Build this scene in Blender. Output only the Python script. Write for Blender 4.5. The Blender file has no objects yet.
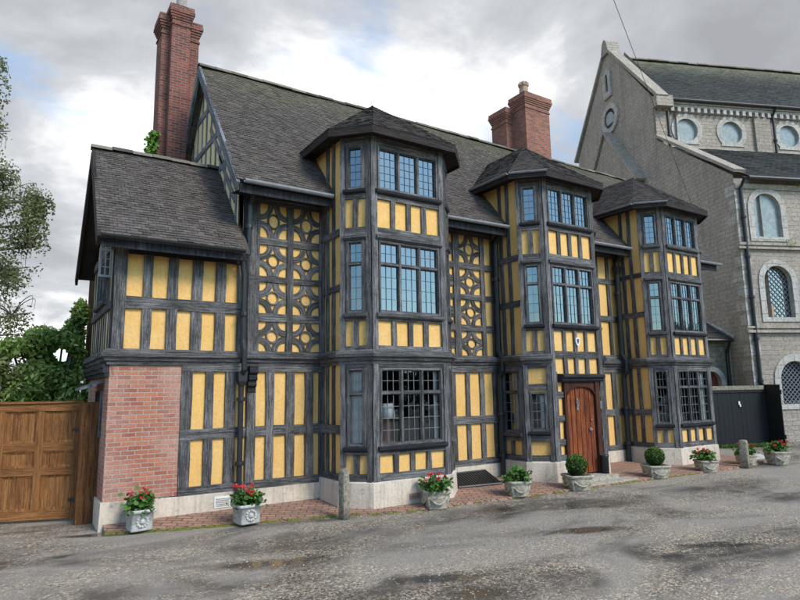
import bpy, math, random
from mathutils import Vector, Matrix, noise
random.seed(11)
R=math.radians
scene=bpy.context.scene
col=scene.collection
Z=Vector((0,0,1))
V=Vector

# ---------------------------------------------------------------- mesh builder
class Frame:
    """A wall plane: u runs along it, d stands out of it, z is up."""
    def __init__(s,o,ud,nd):
        s.o=V(o); s.u=V(ud).normalized(); s.n=V(nd).normalized()
    def p(s,u,d,z): return s.o+s.u*u+s.n*d+Z*z

class MB:
    def __init__(s): s.v=[];s.f=[];s.uv=[];s.t=[]
    def face(s,pts,uvs=None,tint=.5):
        i=len(s.v); s.v+= [V(p) for p in pts]; s.f.append(list(range(i,i+len(pts))))
        if uvs is None:
            n=V((0,0,0))
            for k in range(len(pts)):
                a,b=V(pts[k]),V(pts[(k+1)%len(pts)]); n+=a.cross(b)
            if n.length<1e-12: n=V((0,0,1))
            n.normalize()
            if abs(n.z)>.95: ua,va=V((1,0,0)),V((0,1,0))
            else:
                ua=Z.cross(n).normalized(); va=n.cross(ua)
            uvs=[(V(p).dot(ua),V(p).dot(va)) for p in pts]
        s.uv+=uvs; s.t.append(tint)
    def hexa(s,c,tint=.5,long=None,off=(0,0)):
        """c: 8 corners, order (u0d0z0,u1d0z0,u1d1z0,u0d1z0, same at z1)"""
        for q in ((0,3,2,1),(4,5,6,7),(0,1,5,4),(2,3,7,6),(1,2,6,5),(3,0,4,7)):
            pts=[c[k] for k in q]
            if long is None: s.face(pts,None,tint)
            else:
                e1=(pts[1]-pts[0])
                w=long.cross((pts[1]-pts[0]).cross(pts[3]-pts[0]))
                if w.length<1e-9: w=e1
                w.normalize()
                s.face(pts,[(p.dot(w)+off[0],p.dot(long)+off[1]) for p in pts],tint)
    def box(s,F,u0,u1,d0,d1,z0,z1,tint=.5):
        s.hexa([F.p(u0,d0,z0),F.p(u1,d0,z0),F.p(u1,d1,z0),F.p(u0,d1,z0),F.p(u0,d0,z1),F.p(u1,d0,z1),F.p(u1,d1,z1),F.p(u0,d1,z1)],tint)
    def beam(s,F,u0,u1,d0,d1,z0,z1,j=.008,n=None):
        """an old squared timber: box with a wandering edge; grain (uv v) runs along its length"""
        tint=random.random(); off=(random.uniform(0,50),random.uniform(0,50))
        d1=d1+random.uniform(-.004,.004)
        L=max(u1-u0,z1-z0)
        vert=(z1-z0)>=(u1-u0)
        n=n or max(1,int(L/.35))
        rings=[]
        for k in range(n+1):
            t=k/n; J=lambda: random.uniform(-j,j)
            e=0 if k in(0,n) else 1
            if vert:
                z=z0+(z1-z0)*t; a,b,dd=J(),J(),J()*.5
                rings.append([F.p(u0+a,d0,z),F.p(u1+b,d0,z),F.p(u1+b,d1+dd,z),F.p(u0+a,d1+dd,z)])
            else:
                u=u0+(u1-u0)*t; a,b,dd=J(),J(),J()*.5
                rings.append([F.p(u,d0,z0+a),F.p(u,d0,z1+b),F.p(u,d1+dd,z1+b),F.p(u,d1+dd,z0+a)])
        w=[0,abs(u1-u0) if vert else abs(z1-z0)]; w=[0,w[1],w[1]+abs(d1-d0),2*w[1]+abs(d1-d0),2*w[1]+2*abs(d1-d0)]
        for k in range(n):
            A,B=rings[k],rings[k+1]
            for q in range(4):
                r=(q+1)%4
                pts=[A[q],A[r],B[r],B[q]] if vert else [A[q],B[q],B[r],A[r]]
                v0,v1=k*L/n+off[1],(k+1)*L/n+off[1]
                ua,ub=w[q]+off[0],w[q+1]+off[0]
                s.face(pts,[(ua,v0),(ub,v0),(ub,v1),(ua,v1)] if vert else [(ua,v0),(ua,v1),(ub,v1),(ub,v0)],tint)
        for rg,rev in ((rings[0],0),(rings[-1],1)): s.face(rg[::-1] if rev else rg,None,tint)
    def strip(s,F,pts,w,d0,d1,closed=False,tint=None):
        """flat timber of width w following a polyline in the wall plane"""
        tint=random.random() if tint is None else tint; off=random.uniform(0,50)
        P=[V((a,b)) for a,b in pts]; n=len(P); L=[];Rr=[]
        for i in range(n):
            a=P[i-1] if (i>0 or closed) else P[i]; b=P[(i+1)%n] if (i<n-1 or closed) else P[i]
            t=(b-a).normalized(); m=V((-t.y,t.x))*w/2
            L.append(P[i]+m); Rr.append(P[i]-m)
        acc=0
        for i in range(n if closed else n-1):
            k=(i+1)%n; l=(P[k]-P[i]).length
            q=[L[i],Rr[i],Rr[k],L[k]]
            s.face([F.p(a.x,d1,a.y) for a in q],[(off,acc),(off+w,acc),(off+w,acc+l),(off,acc+l)],tint)
            s.face([F.p(L[i].x,d0,L[i].y),F.p(L[i].x,d1,L[i].y),F.p(L[k].x,d1,L[k].y),F.p(L[k].x,d0,L[k].y)],[(off,acc),(off+.03,acc),(off+.03,acc+l),(off,acc+l)],tint)
            s.face([F.p(Rr[i].x,d1,Rr[i].y),F.p(Rr[i].x,d0,Rr[i].y),F.p(Rr[k].x,d0,Rr[k].y),F.p(Rr[k].x,d1,Rr[k].y)],[(off,acc),(off+.03,acc),(off+.03,acc+l),(off,acc+l)],tint)
            acc+=l
        if not closed:
            for i in (0,n-1):
                s.face([F.p(L[i].x,d0,L[i].y),F.p(Rr[i].x,d0,Rr[i].y),F.p(Rr[i].x,d1,Rr[i].y),F.p(L[i].x,d1,L[i].y)],None,tint)
    def prism(s,F,poly,d0,d1,tint=.5):
        a=[F.p(u,d1,z) for u,z in poly]; b=[F.p(u,d0,z) for u,z in poly]
        s.face(a,None,tint); s.face(b[::-1],None,tint); n=len(poly)
        for i in range(n):
            k=(i+1)%n; s.face([b[i],b[k],a[k],a[i]],None,tint)
    def slab(s,pts,th,tint=.5):
        a=[V(p) for p in pts]; b=[p-Z*th for p in a]
        s.face(a,None,tint); s.face(b[::-1],None,tint); n=len(a)
        for i in range(n):
            k=(i+1)%n; s.face([b[i],b[k],a[k],a[i]],None,tint)
    def loft(s,rings,cap=True,tint=.5,closed=True):
        n=len(rings[0]); acc=0
        for j in range(len(rings)-1):
            A,B=rings[j],rings[j+1]; l=(V(B[0])-V(A[0])).length; au=0
            for i in range(n if closed else n-1):
                k=(i+1)%n; w=(V(A[k])-V(A[i])).length
                s.face([A[i],A[k],B[k],B[i]],[(au,acc),(au+w,acc),(au+w,acc+l),(au,acc+l)],tint); au+=w
            acc+=l
        if cap:
            s.face(list(rings[0])[::-1],None,tint); s.face(rings[-1],None,tint)
    def lathe(s,c,prof,n=16,tint=.5,f=None,rot=0):
        rings=[]
        for r,z in prof:
            rr=[]
            for i in range(n):
                a=2*math.pi*i/n+rot; q=r*(f(a,z) if f else 1)
                rr.append(V((c[0]+q*math.cos(a),c[1]+q*math.sin(a),c[2]+z)))
            rings.append(rr)
        s.loft(rings,True,tint)
    def tube(s,pts,r,n=8,tint=.5):
        pts=[V(p) for p in pts]; rings=[]; rs=r if isinstance(r,(list,tuple)) else [r]*len(pts)
        for i,p in enumerate(pts):
            t=(pts[min(i+1,len(pts)-1)]-pts[max(i-1,0)]).normalized()
            a=t.cross(Z if abs(t.z)<.9 else V((1,0,0))).normalized(); b=t.cross(a)
            rings.append([p+(a*math.cos(2*math.pi*k/n)+b*math.sin(2*math.pi*k/n))*rs[i] for k in range(n)])
        s.loft(rings,True,tint)
    def tiles(s,o,ud,sd,poly,course,tw,lift=.02,jit=.006,under=.03,wave=.012):
        """plain tiles laid in courses over a convex (u,s) polygon of a roof plane"""
        o=V(o);ud=V(ud).normalized();sd=V(sd).normalized();nn=ud.cross(sd).normalized()
        if nn.z<0: nn=-nn
        smax=max(p[1] for p in poly)
        def span(sv):
            xs=[]
            for i in range(len(poly)):
                a,b=poly[i],poly[(i+1)%len(poly)]
                if (a[1]-sv)*(b[1]-sv)<=0 and a[1]!=b[1]:
                    xs.append(a[0]+(b[0]-a[0])*(sv-a[1])/(b[1]-a[1]))
            return (min(xs),max(xs)) if len(xs)>1 else None
        def W(u,sv):
            q=o+ud*u+sd*sv
            return q+nn*(wave*2*noise.noise(q*.7)+wave*.8*noise.noise(q*2.3))
        n=max(1,int(round(smax/course))); course=smax/n
        for k in range(n):
            s0,s1=k*course,(k+1)*course
            sp=span(s0+course*.5)
            if not sp: continue
            a,b=sp; u=a-(tw*.5 if k%2 else 0)
            while u<b-1e-4:
                ua,ub=max(u,a),min(u+tw*random.uniform(.96,1.04),b); u=u+tw
                if ub-ua<.01: continue
                h=lift+random.uniform(-jit,jit); h2=lift*.25; r=random.uniform(-jit,jit); ds=random.uniform(-.006,.006)
                t=min(1,max(0,random.gauss(.5,.17)))
                p0,p1=W(ua+.002,s0+ds)+nn*h,W(ub-.002,s0+ds)+nn*(h+r)
                p2,p3=W(ub-.002,s1+.01)+nn*h2,W(ua+.002,s1+.01)+nn*h2
                s.face([p0,p1,p2,p3],[(ua,s0),(ub,s0),(ub,s1),(ua,s1)],t)
                q0,q1=W(ua+.002,s0+ds)-nn*.012,W(ub-.002,s0+ds)-nn*.012
                s.face([q0,q1,p1,p0],[(ua,s0-.02),(ub,s0-.02),(ub,s0),(ua,s0)],t*.5)
        top=[o+ud*p[0]+sd*p[1]-nn*under for p in poly]
        s.face(top,[(p[0],p[1]) for p in poly],.2)
    def build(s,name,mat,parent=None,smooth=False,loc=None):
        me=bpy.data.meshes.new(name)
        off=V(parent['_o']) if parent else (V(loc) if loc else V((0,0,0)))
        me.from_pydata([v-off for v in s.v],[],s.f)
        ul=me.uv_layers.new(name='UVMap')
        flat=[c for uv in s.uv for c in uv]; ul.data.foreach_set('uv',flat)
        at=me.attributes.new('tint','FLOAT','FACE'); at.data.foreach_set('value',s.t)
        if smooth:
            import bmesh
            bm=bmesh.new(); bm.from_mesh(me); bmesh.ops.remove_doubles(bm,verts=bm.verts,dist=1e-4); bm.to_mesh(me); bm.free()
            me.polygons.foreach_set('use_smooth',[True]*len(me.polygons))
        me.materials.append(mat)
        o=bpy.data.objects.new(name,me); col.objects.link(o)
        if parent: o.parent=parent
        else: o.location=off
        o['_o']=tuple(off)
        return o

def sections(mb,name,mat,parent,cuts,key=lambda p:p.x):
    """build one mesh per stretch of wall"""
    parts={}; uvi=0
    for f,t in zip(mb.f,mb.t):
        c=sum((mb.v[i] for i in f),V((0,0,0)))/len(f); k=sum(key(c)>x for x in cuts)
        q=parts.setdefault(k,MB()); q.face([mb.v[i] for i in f],mb.uv[uvi:uvi+len(f)],t); uvi+=len(f)
    return [parts[k].build(name,mat,parent) for k in sorted(parts)]

def empty(name,loc,parent=None):
    o=bpy.data.objects.new(name,None); col.objects.link(o); o.empty_display_size=.2
    if parent:
        o.parent=parent; o['_o']=parent['_o']
    else:
        o.location=loc; o['_o']=tuple(loc)
    return o
def tag(o,label=None,cat=None,group=None,kind=None):
    if label:o['label']=label
    if cat:o['category']=cat
    if group:o['group']=group
    if kind:o['kind']=kind
    return o
def catrom(pts,n=8):
    pts=[V(p) for p in pts]; out=[]
    for i in range(len(pts)-1):
        p0,p1,p2,p3=pts[max(i-1,0)],pts[i],pts[i+1],pts[min(i+2,len(pts)-1)]
        for k in range(n):
            t=k/n; out.append(.5*((2*p1)+(p2-p0)*t+(2*p0-5*p1+4*p2-p3)*t*t+(3*p1-p0-3*p2+p3)*t**3))
    out.append(pts[-1]); return out

# ---------------------------------------------------------------- materials
class NT:
    def __init__(s,name):
        s.m=bpy.data.materials.new(name); s.m.use_nodes=True; s.t=s.m.node_tree; s.n=s.t.nodes; s.l=s.t.links
        s.b=s.n['Principled BSDF']; s.out=s.n['Material Output']
    def add(s,t,**k):
        n=s.n.new(t)
        for a,b in k.items(): setattr(n,a,b)
        return n
    def link(s,a,b): s.l.new(a,b)
    def inp(s,sock,val):
        if hasattr(val,'is_linked') or isinstance(val,bpy.types.NodeSocket): s.link(val,sock)
        else: sock.default_value=val
    def uv(s,sc=(1,1,1)):
        a=s.add('ShaderNodeUVMap'); m=s.add('ShaderNodeMapping'); m.inputs['Scale'].default_value=sc
        s.link(a.outputs[0],m.inputs[0]); return m.outputs[0]
    def obj(s,sc=(1,1,1)):
        a=s.add('ShaderNodeNewGeometry'); m=s.add('ShaderNodeMapping'); m.inputs['Scale'].default_value=sc
        s.link(a.outputs['Position'],m.inputs[0]); return m.outputs[0]
    def noise(s,vec,scale,detail=5,rough=.6,dist=0):
        n=s.add('ShaderNodeTexNoise'); n.inputs['Scale'].default_value=scale; n.inputs['Detail'].default_value=detail
        n.inputs['Roughness'].default_value=rough; n.inputs['Distortion'].default_value=dist
        s.link(vec,n.inputs['Vector']); return n.outputs['Fac']
    def ramp(s,fac,stops):
        r=s.add('ShaderNodeValToRGB'); e=r.color_ramp.elements
        while len(e)>1: e.remove(e[-1])
        e[0].position=stops[0][0]; e[0].color=tuple(stops[0][1])+(1,) if not isinstance(stops[0][1],(int,float)) else (stops[0][1],)*3+(1,)
        for p,c in stops[1:]:
            x=e.new(p); x.color=tuple(c)+(1,) if not isinstance(c,(int,float)) else (c,c,c,1)
        s.link(fac,r.inputs[0]); return r.outputs[0]
    def mix(s,fac,a,b,mode='MIX'):
        m=s.add('ShaderNodeMix',data_type='RGBA',blend_type=mode)
        s.inp(m.inputs['Factor'],fac)
        for k,x in (('A',a),('B',b)):
            sk=[i for i in m.inputs if i.name==k and i.type=='RGBA'][0]
            if isinstance(x,tuple): sk.default_value=x if len(x)==4 else x+(1,)
            else: s.inp(sk,x)
        return [o for o in m.outputs if o.type=='RGBA'][0]
    def math(s,op,a,b=0.5,clamp=False):
        m=s.add('ShaderNodeMath',operation=op,use_clamp=clamp); s.inp(m.inputs[0],a); s.inp(m.inputs[1],b); return m.outputs[0]
    def tint(s):
        a=s.add('ShaderNodeAttribute',attribute_name='tint'); return a.outputs['Fac']
    def bump(s,h,strength=.4,dist=.01):
        b=s.add('ShaderNodeBump'); b.inputs['Strength'].default_value=strength; b.inputs['Distance'].default_value=dist
        s.link(h,b.inputs['Height']); s.link(b.outputs[0],s.b.inputs['Normal']); return b
    def base(s,c,rough=.8,spec=.4,metal=0):
        s.inp(s.b.inputs['Base Color'],c if not isinstance(c,tuple) else (c+(1,) if len(c)==3 else c)); s.inp(s.b.inputs['Roughness'],rough)
        s.b.inputs['Specular IOR Level'].default_value=spec; s.b.inputs['Metallic'].default_value=metal
        return s.m

def m_timber(name,dark,mid,light,k=.56,worn=1.0):
    n=NT(name); t=n.tint(); p=n.obj()
    g=n.noise(n.uv((42,2.0,1)),1,6,.68,.5); big=n.noise(n.uv((6,1.6,1)),1,5,.65); fine=n.noise(n.uv((150,9,1)),1,3,.6)
    spk=n.noise(p,34,4,.7); pat=n.noise(p,3.2,5,.65)
    f=n.math('ADD',n.math('MULTIPLY',g,.55),n.math('MULTIPLY',big,.47)); f=n.math('ADD',f,n.math('MULTIPLY',n.math('SUBTRACT',t,.5),.14))
    f=n.math('ADD',f,n.math('MULTIPLY',n.math('SUBTRACT',pat,.5),.34*worn)); f=n.math('ADD',f,n.math('MULTIPLY',n.math('SUBTRACT',spk,.5),.30*worn))
    c=n.ramp(f,[(.36,dark),(k-.06,mid),(k+.10,light),(.86,tuple(min(1,x*1.5) for x in light))])
    c=n.mix(.30,c,n.ramp(fine,[(.35,dark),(.65,light)]))
    crack=n.ramp(n.noise(n.uv((24,.8,1)),1,4,.6,.3),[(.455,0),(.475,1),(.50,1),(.52,0)])
    c=n.mix(n.math('MULTIPLY',crack,.55*worn),c,tuple(x*.6 for x in dark))
    n.bump(n.math('SUBTRACT',n.math('ADD',g,fine),n.math('MULTIPLY',crack,.8)),.7,.008)
    return n.base(c,.8,.3)
def m_plaster(name,c,dirt,amt=.35,c2=None):
    n=NT(name); p=n.obj()
    a=n.noise(p,1.7,5,.6); b=n.noise(p,26,4,.65); st=n.noise(n.obj((13,13,1.1)),1,5,.7); hue=n.noise(p,3.1,3,.5); pt=n.noise(p,6.5,6,.7,.6)
    cc=n.mix(n.ramp(hue,[(.38,0),(.64,1)]),c,c2 or c)
    f=n.math('MULTIPLY',n.ramp(a,[(.42,0),(.72,1)]),amt); f=n.math('ADD',f,n.math('MULTIPLY',n.ramp(st,[(.50,0),(.72,1)]),amt*1.1))
    cc=n.mix(f,cc,dirt)
    cc=n.mix(n.math('MULTIPLY',n.ramp(pt,[(.60,0),(.70,1)]),amt*1.2),cc,tuple(x*.62 for x in dirt))
    cc=n.mix(.14,cc,n.ramp(b,[(.3,0.0),(.7,1.0)]),'OVERLAY')
    n.bump(n.math('ADD',b,n.math('MULTIPLY',pt,1.5)),.4,.008); return n.base(cc,.9,.2)
def m_brick(name,c1,c2,c3,mortar,bw=.2,bh=.066,mo=.012,grime=.35,grimec=(.06,.05,.045)):
    n=NT(name); uv=n.uv(); p=n.obj()
    wob=n.noise(p,7,2,.5)
    vm=n.add('ShaderNodeVectorMath',operation='ADD'); sc=n.add('ShaderNodeVectorMath',operation='SCALE')
    nz=n.add('ShaderNodeTexNoise'); nz.inputs['Scale'].default_value=9; n.link(p,nz.inputs['Vector'])
    n.link(nz.outputs['Color'],sc.inputs[0]); sc.inputs['Scale'].default_value=.012
    n.link(uv,vm.inputs[0]); n.link(sc.outputs[0],vm.inputs[1])
    b=n.add('ShaderNodeTexBrick'); n.link(vm.outputs[0],b.inputs['Vector'])
    b.inputs['Scale'].default_value=1; b.inputs['Brick Width'].default_value=bw; b.inputs['Row Height'].default_value=bh
    b.inputs['Mortar Size'].default_value=mo; b.inputs['Mortar Smooth'].default_value=.25; b.inputs['Bias'].default_value=0
    b.inputs['Color1'].default_value=c1+(1,); b.inputs['Color2'].default_value=c2+(1,); b.inputs['Mortar'].default_value=mortar+(1,)
    # a second brick lookup, whole bricks picked out in a third colour
    b2=n.add('ShaderNodeTexBrick'); n.link(vm.outputs[0],b2.inputs['Vector'])
    for k in ('Brick Width','Row Height'): b2.inputs[k].default_value=b.inputs[k].default_value
    b2.inputs['Scale'].default_value=1; b2.inputs['Mortar Size'].default_value=mo; b2.inputs['Mortar Smooth'].default_value=.25
    b2.inputs['Color1'].default_value=(0,0,0,1); b2.inputs['Color2'].default_value=(1,1,1,1); b2.inputs['Mortar'].default_value=(0,0,0,1); b2.inputs['Bias'].default_value=-.35
    b2.offset_frequency=2
    c=n.mix(n.math('MULTIPLY',n.ramp(b2.outputs['Color'],[(.62,0),(.8,1)]),n.math('SUBTRACT',1.0,b.outputs['Fac'])),b.outputs['Color'],c3)
    g=n.noise(p,1.6,6,.65); f=n.noise(p,40,3,.6)
    c=n.mix(n.math('MULTIPLY',n.ramp(g,[(.42,0),(.72,1)]),grime),c,grimec)
    c=n.mix(.25,c,n.ramp(f,[(.3,.1),(.7,.9)]),'OVERLAY')
    h=n.math('ADD',n.math('MULTIPLY',n.math('SUBTRACT',1.0,b.outputs['Fac']),1.0),n.math('MULTIPLY',f,.5))
    n.bump(h,.7,.008); return n.base(c,.9,.25)
def m_tile(name,a,b,c,moss=(.16,.15,.07),mossamt=.5,ridge=None):
    n=NT(name); t=n.tint(); p=n.obj()
    cc=n.ramp(t,[(.08,a),(.5,b),(.95,c)])
    l=n.noise(p,1.1,6,.7); f=n.noise(p,30,4,.65); s=n.noise(p,9,5,.7)
    cc=n.mix(n.math('MULTIPLY',n.ramp(l,[(.48,0),(.75,1)]),mossamt),cc,moss)
    cc=n.mix(n.math('MULTIPLY',n.ramp(s,[(.62,0),(.78,1)]),.22),cc,(.28,.27,.22))
    if ridge:
        sep=n.add('ShaderNodeSeparateXYZ'); n.link(p,sep.inputs[0])
        k=n.add('ShaderNodeMapRange'); n.link(sep.outputs['Z'],k.inputs[0]); k.inputs[1].default_value=ridge[0]; k.inputs[2].default_value=ridge[1]
        kk=n.math('MULTIPLY',n.math('ADD',k.outputs[0],n.math('MULTIPLY',n.math('SUBTRACT',s,.5),.9),True),ridge[2],True)
        cc=n.mix(n.math('MULTIPLY',kk,k.outputs[0]),cc,ridge[3])
    cc=n.mix(.2,cc,n.ramp(f,[(.3,.1),(.7,.9)]),'OVERLAY')
    n.bump(f,.3,.005); return n.base(cc,.82,.3)
def m_stone(name,c1,c2,mort,bw=.55,bh=.22,stain=(.10,.10,.09),amt=.55,green=0):
    n=NT(name); uv=n.uv(); p=n.obj()
    sc=n.add('ShaderNodeVectorMath',operation='SCALE'); vm=n.add('ShaderNodeVectorMath',operation='ADD')
    nz=n.add('ShaderNodeTexNoise'); nz.inputs['Scale'].default_value=3; n.link(p,nz.inputs['Vector']); n.link(nz.outputs['Color'],sc.inputs[0]); sc.inputs['Scale'].default_value=.05
    n.link(uv,vm.inputs[0]); n.link(sc.outputs[0],vm.inputs[1])
    b=n.add('ShaderNodeTexBrick'); n.link(vm.outputs[0],b.inputs['Vector']); b.inputs['Scale'].default_value=1
    b.inputs['Brick Width'].default_value=bw; b.inputs['Row Height'].default_value=bh; b.inputs['Mortar Size'].default_value=.014; b.inputs['Mortar Smooth'].default_value=.4
    b.inputs['Color1'].default_value=c1+(1,); b.inputs['Color2'].default_value=c2+(1,); b.inputs['Mortar'].default_value=mort+(1,)
    g=n.noise(p,.55,7,.7); st=n.noise(n.obj((2.6,2.6,.35)),1,6,.7); f=n.noise(p,14,5,.7)
    c=n.mix(n.math('MULTIPLY',n.ramp(g,[(.4,0),(.7,1)]),amt),b.outputs['Color'],stain)
    c=n.mix(n.math('MULTIPLY',n.ramp(st,[(.5,0),(.75,1)]),amt*.8),c,tuple(x*.8 for x in stain))
    if green: c=n.mix(n.math('MULTIPLY',n.ramp(st,[(.38,0),(.6,1)]),green),c,(.09,.10,.035))
    c=n.mix(.4,c,n.ramp(f,[(.3,.15),(.7,.85)]),'OVERLAY')
    n.bump(n.math('ADD',n.math('MULTIPLY',n.math('SUBTRACT',1.0,b.outputs['Fac']),.7),f),.8,.035); return n.base(c,.92,.2)
def m_plain(name,c,rough=.6,spec=.4,var=.25,scale=12,metal=0,bump=.15,dark=None):
    n=NT(name); p=n.obj(); f=n.noise(p,scale,5,.65)
    d=dark or tuple(x*.5 for x in c)
    cc=n.mix(n.math('MULTIPLY',n.ramp(f,[(.4,0),(.72,1)]),var*2),c,d)
    n.bump(f,bump,.006); return n.base(cc,rough,spec,metal)
def m_leaf(name,a,b,c,rough=.5,trans=.0):
    n=NT(name); t=n.tint(); cc=n.ramp(t,[(.1,a),(.5,b),(.95,c)])
    n.base(cc,rough,.4)
    if trans:
        d=n.add('ShaderNodeBsdfTranslucent'); n.link(cc,d.inputs[0]); m=n.add('ShaderNodeMixShader'); m.inputs[0].default_value=trans
        n.link(n.b.outputs[0],m.inputs[1]); n.link(d.outputs[0],m.inputs[2]); n.link(m.outputs[0],n.out.inputs[0])
    return n.m
def m_glass(name,refl,inner,tcol,wav=.02):
    n=NT(name); n.n.remove(n.b)
    lw=n.add('ShaderNodeFresnel'); lw.inputs['IOR'].default_value=1.5
    fac=n.math('ADD',n.math('MULTIPLY',lw.outputs[0],1.0-refl),refl,True)
    g=n.add('ShaderNodeBsdfGlossy'); g.inputs['Roughness'].default_value=.03; g.inputs['Color'].default_value=(.82,.93,.95,1)
    w=n.noise(n.obj(),6,2,.5); b=n.add('ShaderNodeBump'); b.inputs['Strength'].default_value=wav; b.inputs['Distance'].default_value=.05; n.link(w,b.inputs['Height']); n.link(b.outputs[0],g.inputs['Normal'])
    tr=n.add('ShaderNodeBsdfTransparent'); tr.inputs[0].default_value=tcol+(1,)
    di=n.add('ShaderNodeBsdfDiffuse'); di.inputs[0].default_value=(.03,.04,.05,1)
    m1=n.add('ShaderNodeMixShader'); m1.inputs[0].default_value=inner; n.link(tr.outputs[0],m1.inputs[1]); n.link(di.outputs[0],m1.inputs[2])
    m2=n.add('ShaderNodeMixShader'); n.link(fac,m2.inputs[0]); n.link(m1.outputs[0],m2.inputs[1]); n.link(g.outputs[0],m2.inputs[2])
    n.link(m2.outputs[0],n.out.inputs[0]); return n.m

M={}
M['timber']=m_timber('weathered_timber',(.022,.0205,.0195),(.076,.073,.072),(.245,.238,.235),.545)
M['timber_dark']=m_timber('dark_timber',(.008,.008,.010),(.022,.022,.026),(.07,.07,.078),.6)
M['timber_pale']=m_timber('pale_timber',(.05,.055,.065),(.15,.16,.18),(.32,.33,.345),.5)
M['timber_brown']=m_timber('brown_fascia',(.012,.009,.008),(.035,.026,.024),(.08,.06,.055),.6)
M['yellow']=m_plaster('ochre_plaster',(.765,.46,.145),(.61,.365,.125),.30,(.78,.49,.19))
M['cream']=m_plaster('cream_plaster',(.76,.63,.36),(.52,.42,.24),.35)
M['plinth']=m_plaster('plinth_render',(.64,.555,.45),(.36,.31,.25),.6)
M['inner']=m_plain('unlit_room_dark',(.035,.026,.02),.9,.1)  # brown kept dark to stand in for the shade indoors
M['brick']=m_brick('red_brick',(.46,.18,.105),(.29,.10,.068),(.52,.33,.24),(.38,.31,.26),bw=.178,bh=.061,mo=.0075,grime=.75,grimec=(.47,.34,.28))
M['chimney_brick']=m_brick('chimney_brick',(.28,.085,.055),(.12,.045,.038),(.37,.18,.12),(.22,.17,.15),bw=.17,bh=.058,mo=.009,grime=.6,grimec=(.06,.035,.03))
M['chimney_orange']=m_brick('orange_chimney_brick',(.37,.135,.08),(.20,.07,.05),(.43,.22,.13),(.24,.19,.16),bw=.17,bh=.058,mo=.009,grime=.5,grimec=(.10,.06,.05))
M['paver']=m_brick('brick_paver',(.41,.235,.165),(.30,.165,.115),(.46,.32,.24),(.10,.08,.06),bw=.21,bh=.11,mo=.01,grime=.5,grimec=(.20,.15,.11))
M['tile']=m_tile('clay_tile',(.052,.044,.040),(.088,.074,.067),(.130,.111,.099),(.10,.085,.055),.5,ridge=(6.6,8.3,.6,(.15,.14,.085)))
M['tile_bay']=m_tile('bay_tile',(.036,.031,.029),(.060,.051,.047),(.088,.075,.067),(.085,.075,.05),.4)
M['ridge']=m_tile('ridge_tile',(.07,.062,.052),(.125,.11,.088),(.20,.18,.145),(.16,.15,.07),.7)
M['church_tile']=m_tile('church_tile',(.028,.028,.028),(.043,.043,.042),(.062,.062,.058),(.075,.078,.045),.5,ridge=(14.6,16.8,.9,(.24,.235,.15)))
M['stone']=m_stone('church_stone',(.43,.37,.305),(.36,.31,.255),(.35,.305,.25),bw=.42,bh=.15,amt=.5,stain=(.25,.225,.195))
M['stone_gable']=m_stone('gable_stone',(.47,.41,.345),(.41,.355,.30),(.385,.335,.285),bw=.40,bh=.14,stain=(.28,.255,.22),amt=.6,green=.12)
M['stone_pale']=m_stone('dressed_stone',(.55,.52,.47),(.47,.44,.40),(.38,.36,.32),bw=.4,bh=.4,stain=(.30,.28,.24),amt=.5)
M['stone_low']=m_stone('outbuilding_stone',(.33,.29,.24),(.25,.22,.18),(.22,.20,.17),bw=.4,bh=.16,green=.35)
M['trough']=m_plain('cast_stone',(.47,.43,.35),.95,.15,.55,22,dark=(.19,.175,.125),bump=.5)
M['trough_white']=m_plain('whitened_stone',(.56,.55,.51),.95,.15,.45,24,dark=(.26,.27,.25),bump=.4)
M['bollard_stone']=m_plain('bollard_stone',(.32,.28,.22),.95,.15,.6,20,dark=(.11,.115,.08),bump=.5)
M['glass_up']=m_glass('upper_glass',.20,.6,(.35,.4,.42))
M['glass_low']=m_glass('lower_glass',.045,.0,(.98,.99,.98))
M['glass_church']=m_glass('church_glass',.22,.75,(.4,.45,.45))
M['glass_frost']=m_plain('frosted_glass',(.29,.33,.31),.25,.6,.5,7,dark=(.16,.20,.21))
M['lead']=m_plain('lead_came',(.22,.23,.24),.5,.5,.3,40)
M['lead_dark']=m_plain('dark_came',(.075,.085,.10),.5,.5,.3,40)
M['iron']=m_plain('cast_iron',(.018,.020,.022),.45,.5,.35,30)
M['gutter']=m_plain('gutter_metal',(.30,.31,.33),.5,.5,.3,10)
M['door']=m_timber('oak_door',(.07,.016,.007),(.20,.050,.016),(.35,.10,.03),.54)
M['door_dark']=m_timber('oak_frame',(.022,.008,.006),(.055,.018,.010),(.11,.038,.018),.56)
M['gate']=m_timber('gate_wood',(.10,.036,.012),(.245,.098,.029),(.41,.19,.065),.54,.45)
M['gate_post']=m_timber('post_wood',(.06,.022,.008),(.15,.062,.02),(.26,.12,.042),.54)
M['black_paint_and_shade']=m_plain('black_paint_and_shade',(.012,.014,.016),.5,.3,.2,6)  # gate paint; also the painted darkness inside the gable openings
M['white']=m_plain('white_paint',(.75,.76,.76),.5,.4,.1,10)
M['casement']=m_plain('casement_paint',(.42,.44,.45),.6,.3,.25,14)
M['steel']=m_plain('door_steel',(.45,.45,.44),.35,.5,.2,30,metal=.8)
M['curtain']=m_plain('curtain_cloth',(.86,.86,.82),.9,.1,.2,5)
M['lamp_shade']=m_plain('lamp_cloth',(.95,.94,.90),.9,.1,.05,5)
M['lamp_base']=m_plain('lamp_wood',(.25,.10,.05),.5,.4,.2,12)
M['terracotta']=m_plain('chimney_pot_clay',(.42,.31,.22),.9,.2,.35,10,dark=(.22,.17,.13))
M['pot_grey']=m_plain('grey_pot_clay',(.36,.33,.31),.9,.2,.35,10)
M['geranium']=m_leaf('geranium_leaf',(.03,.075,.012),(.07,.17,.025),(.15,.30,.06),.55,.25)
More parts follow.
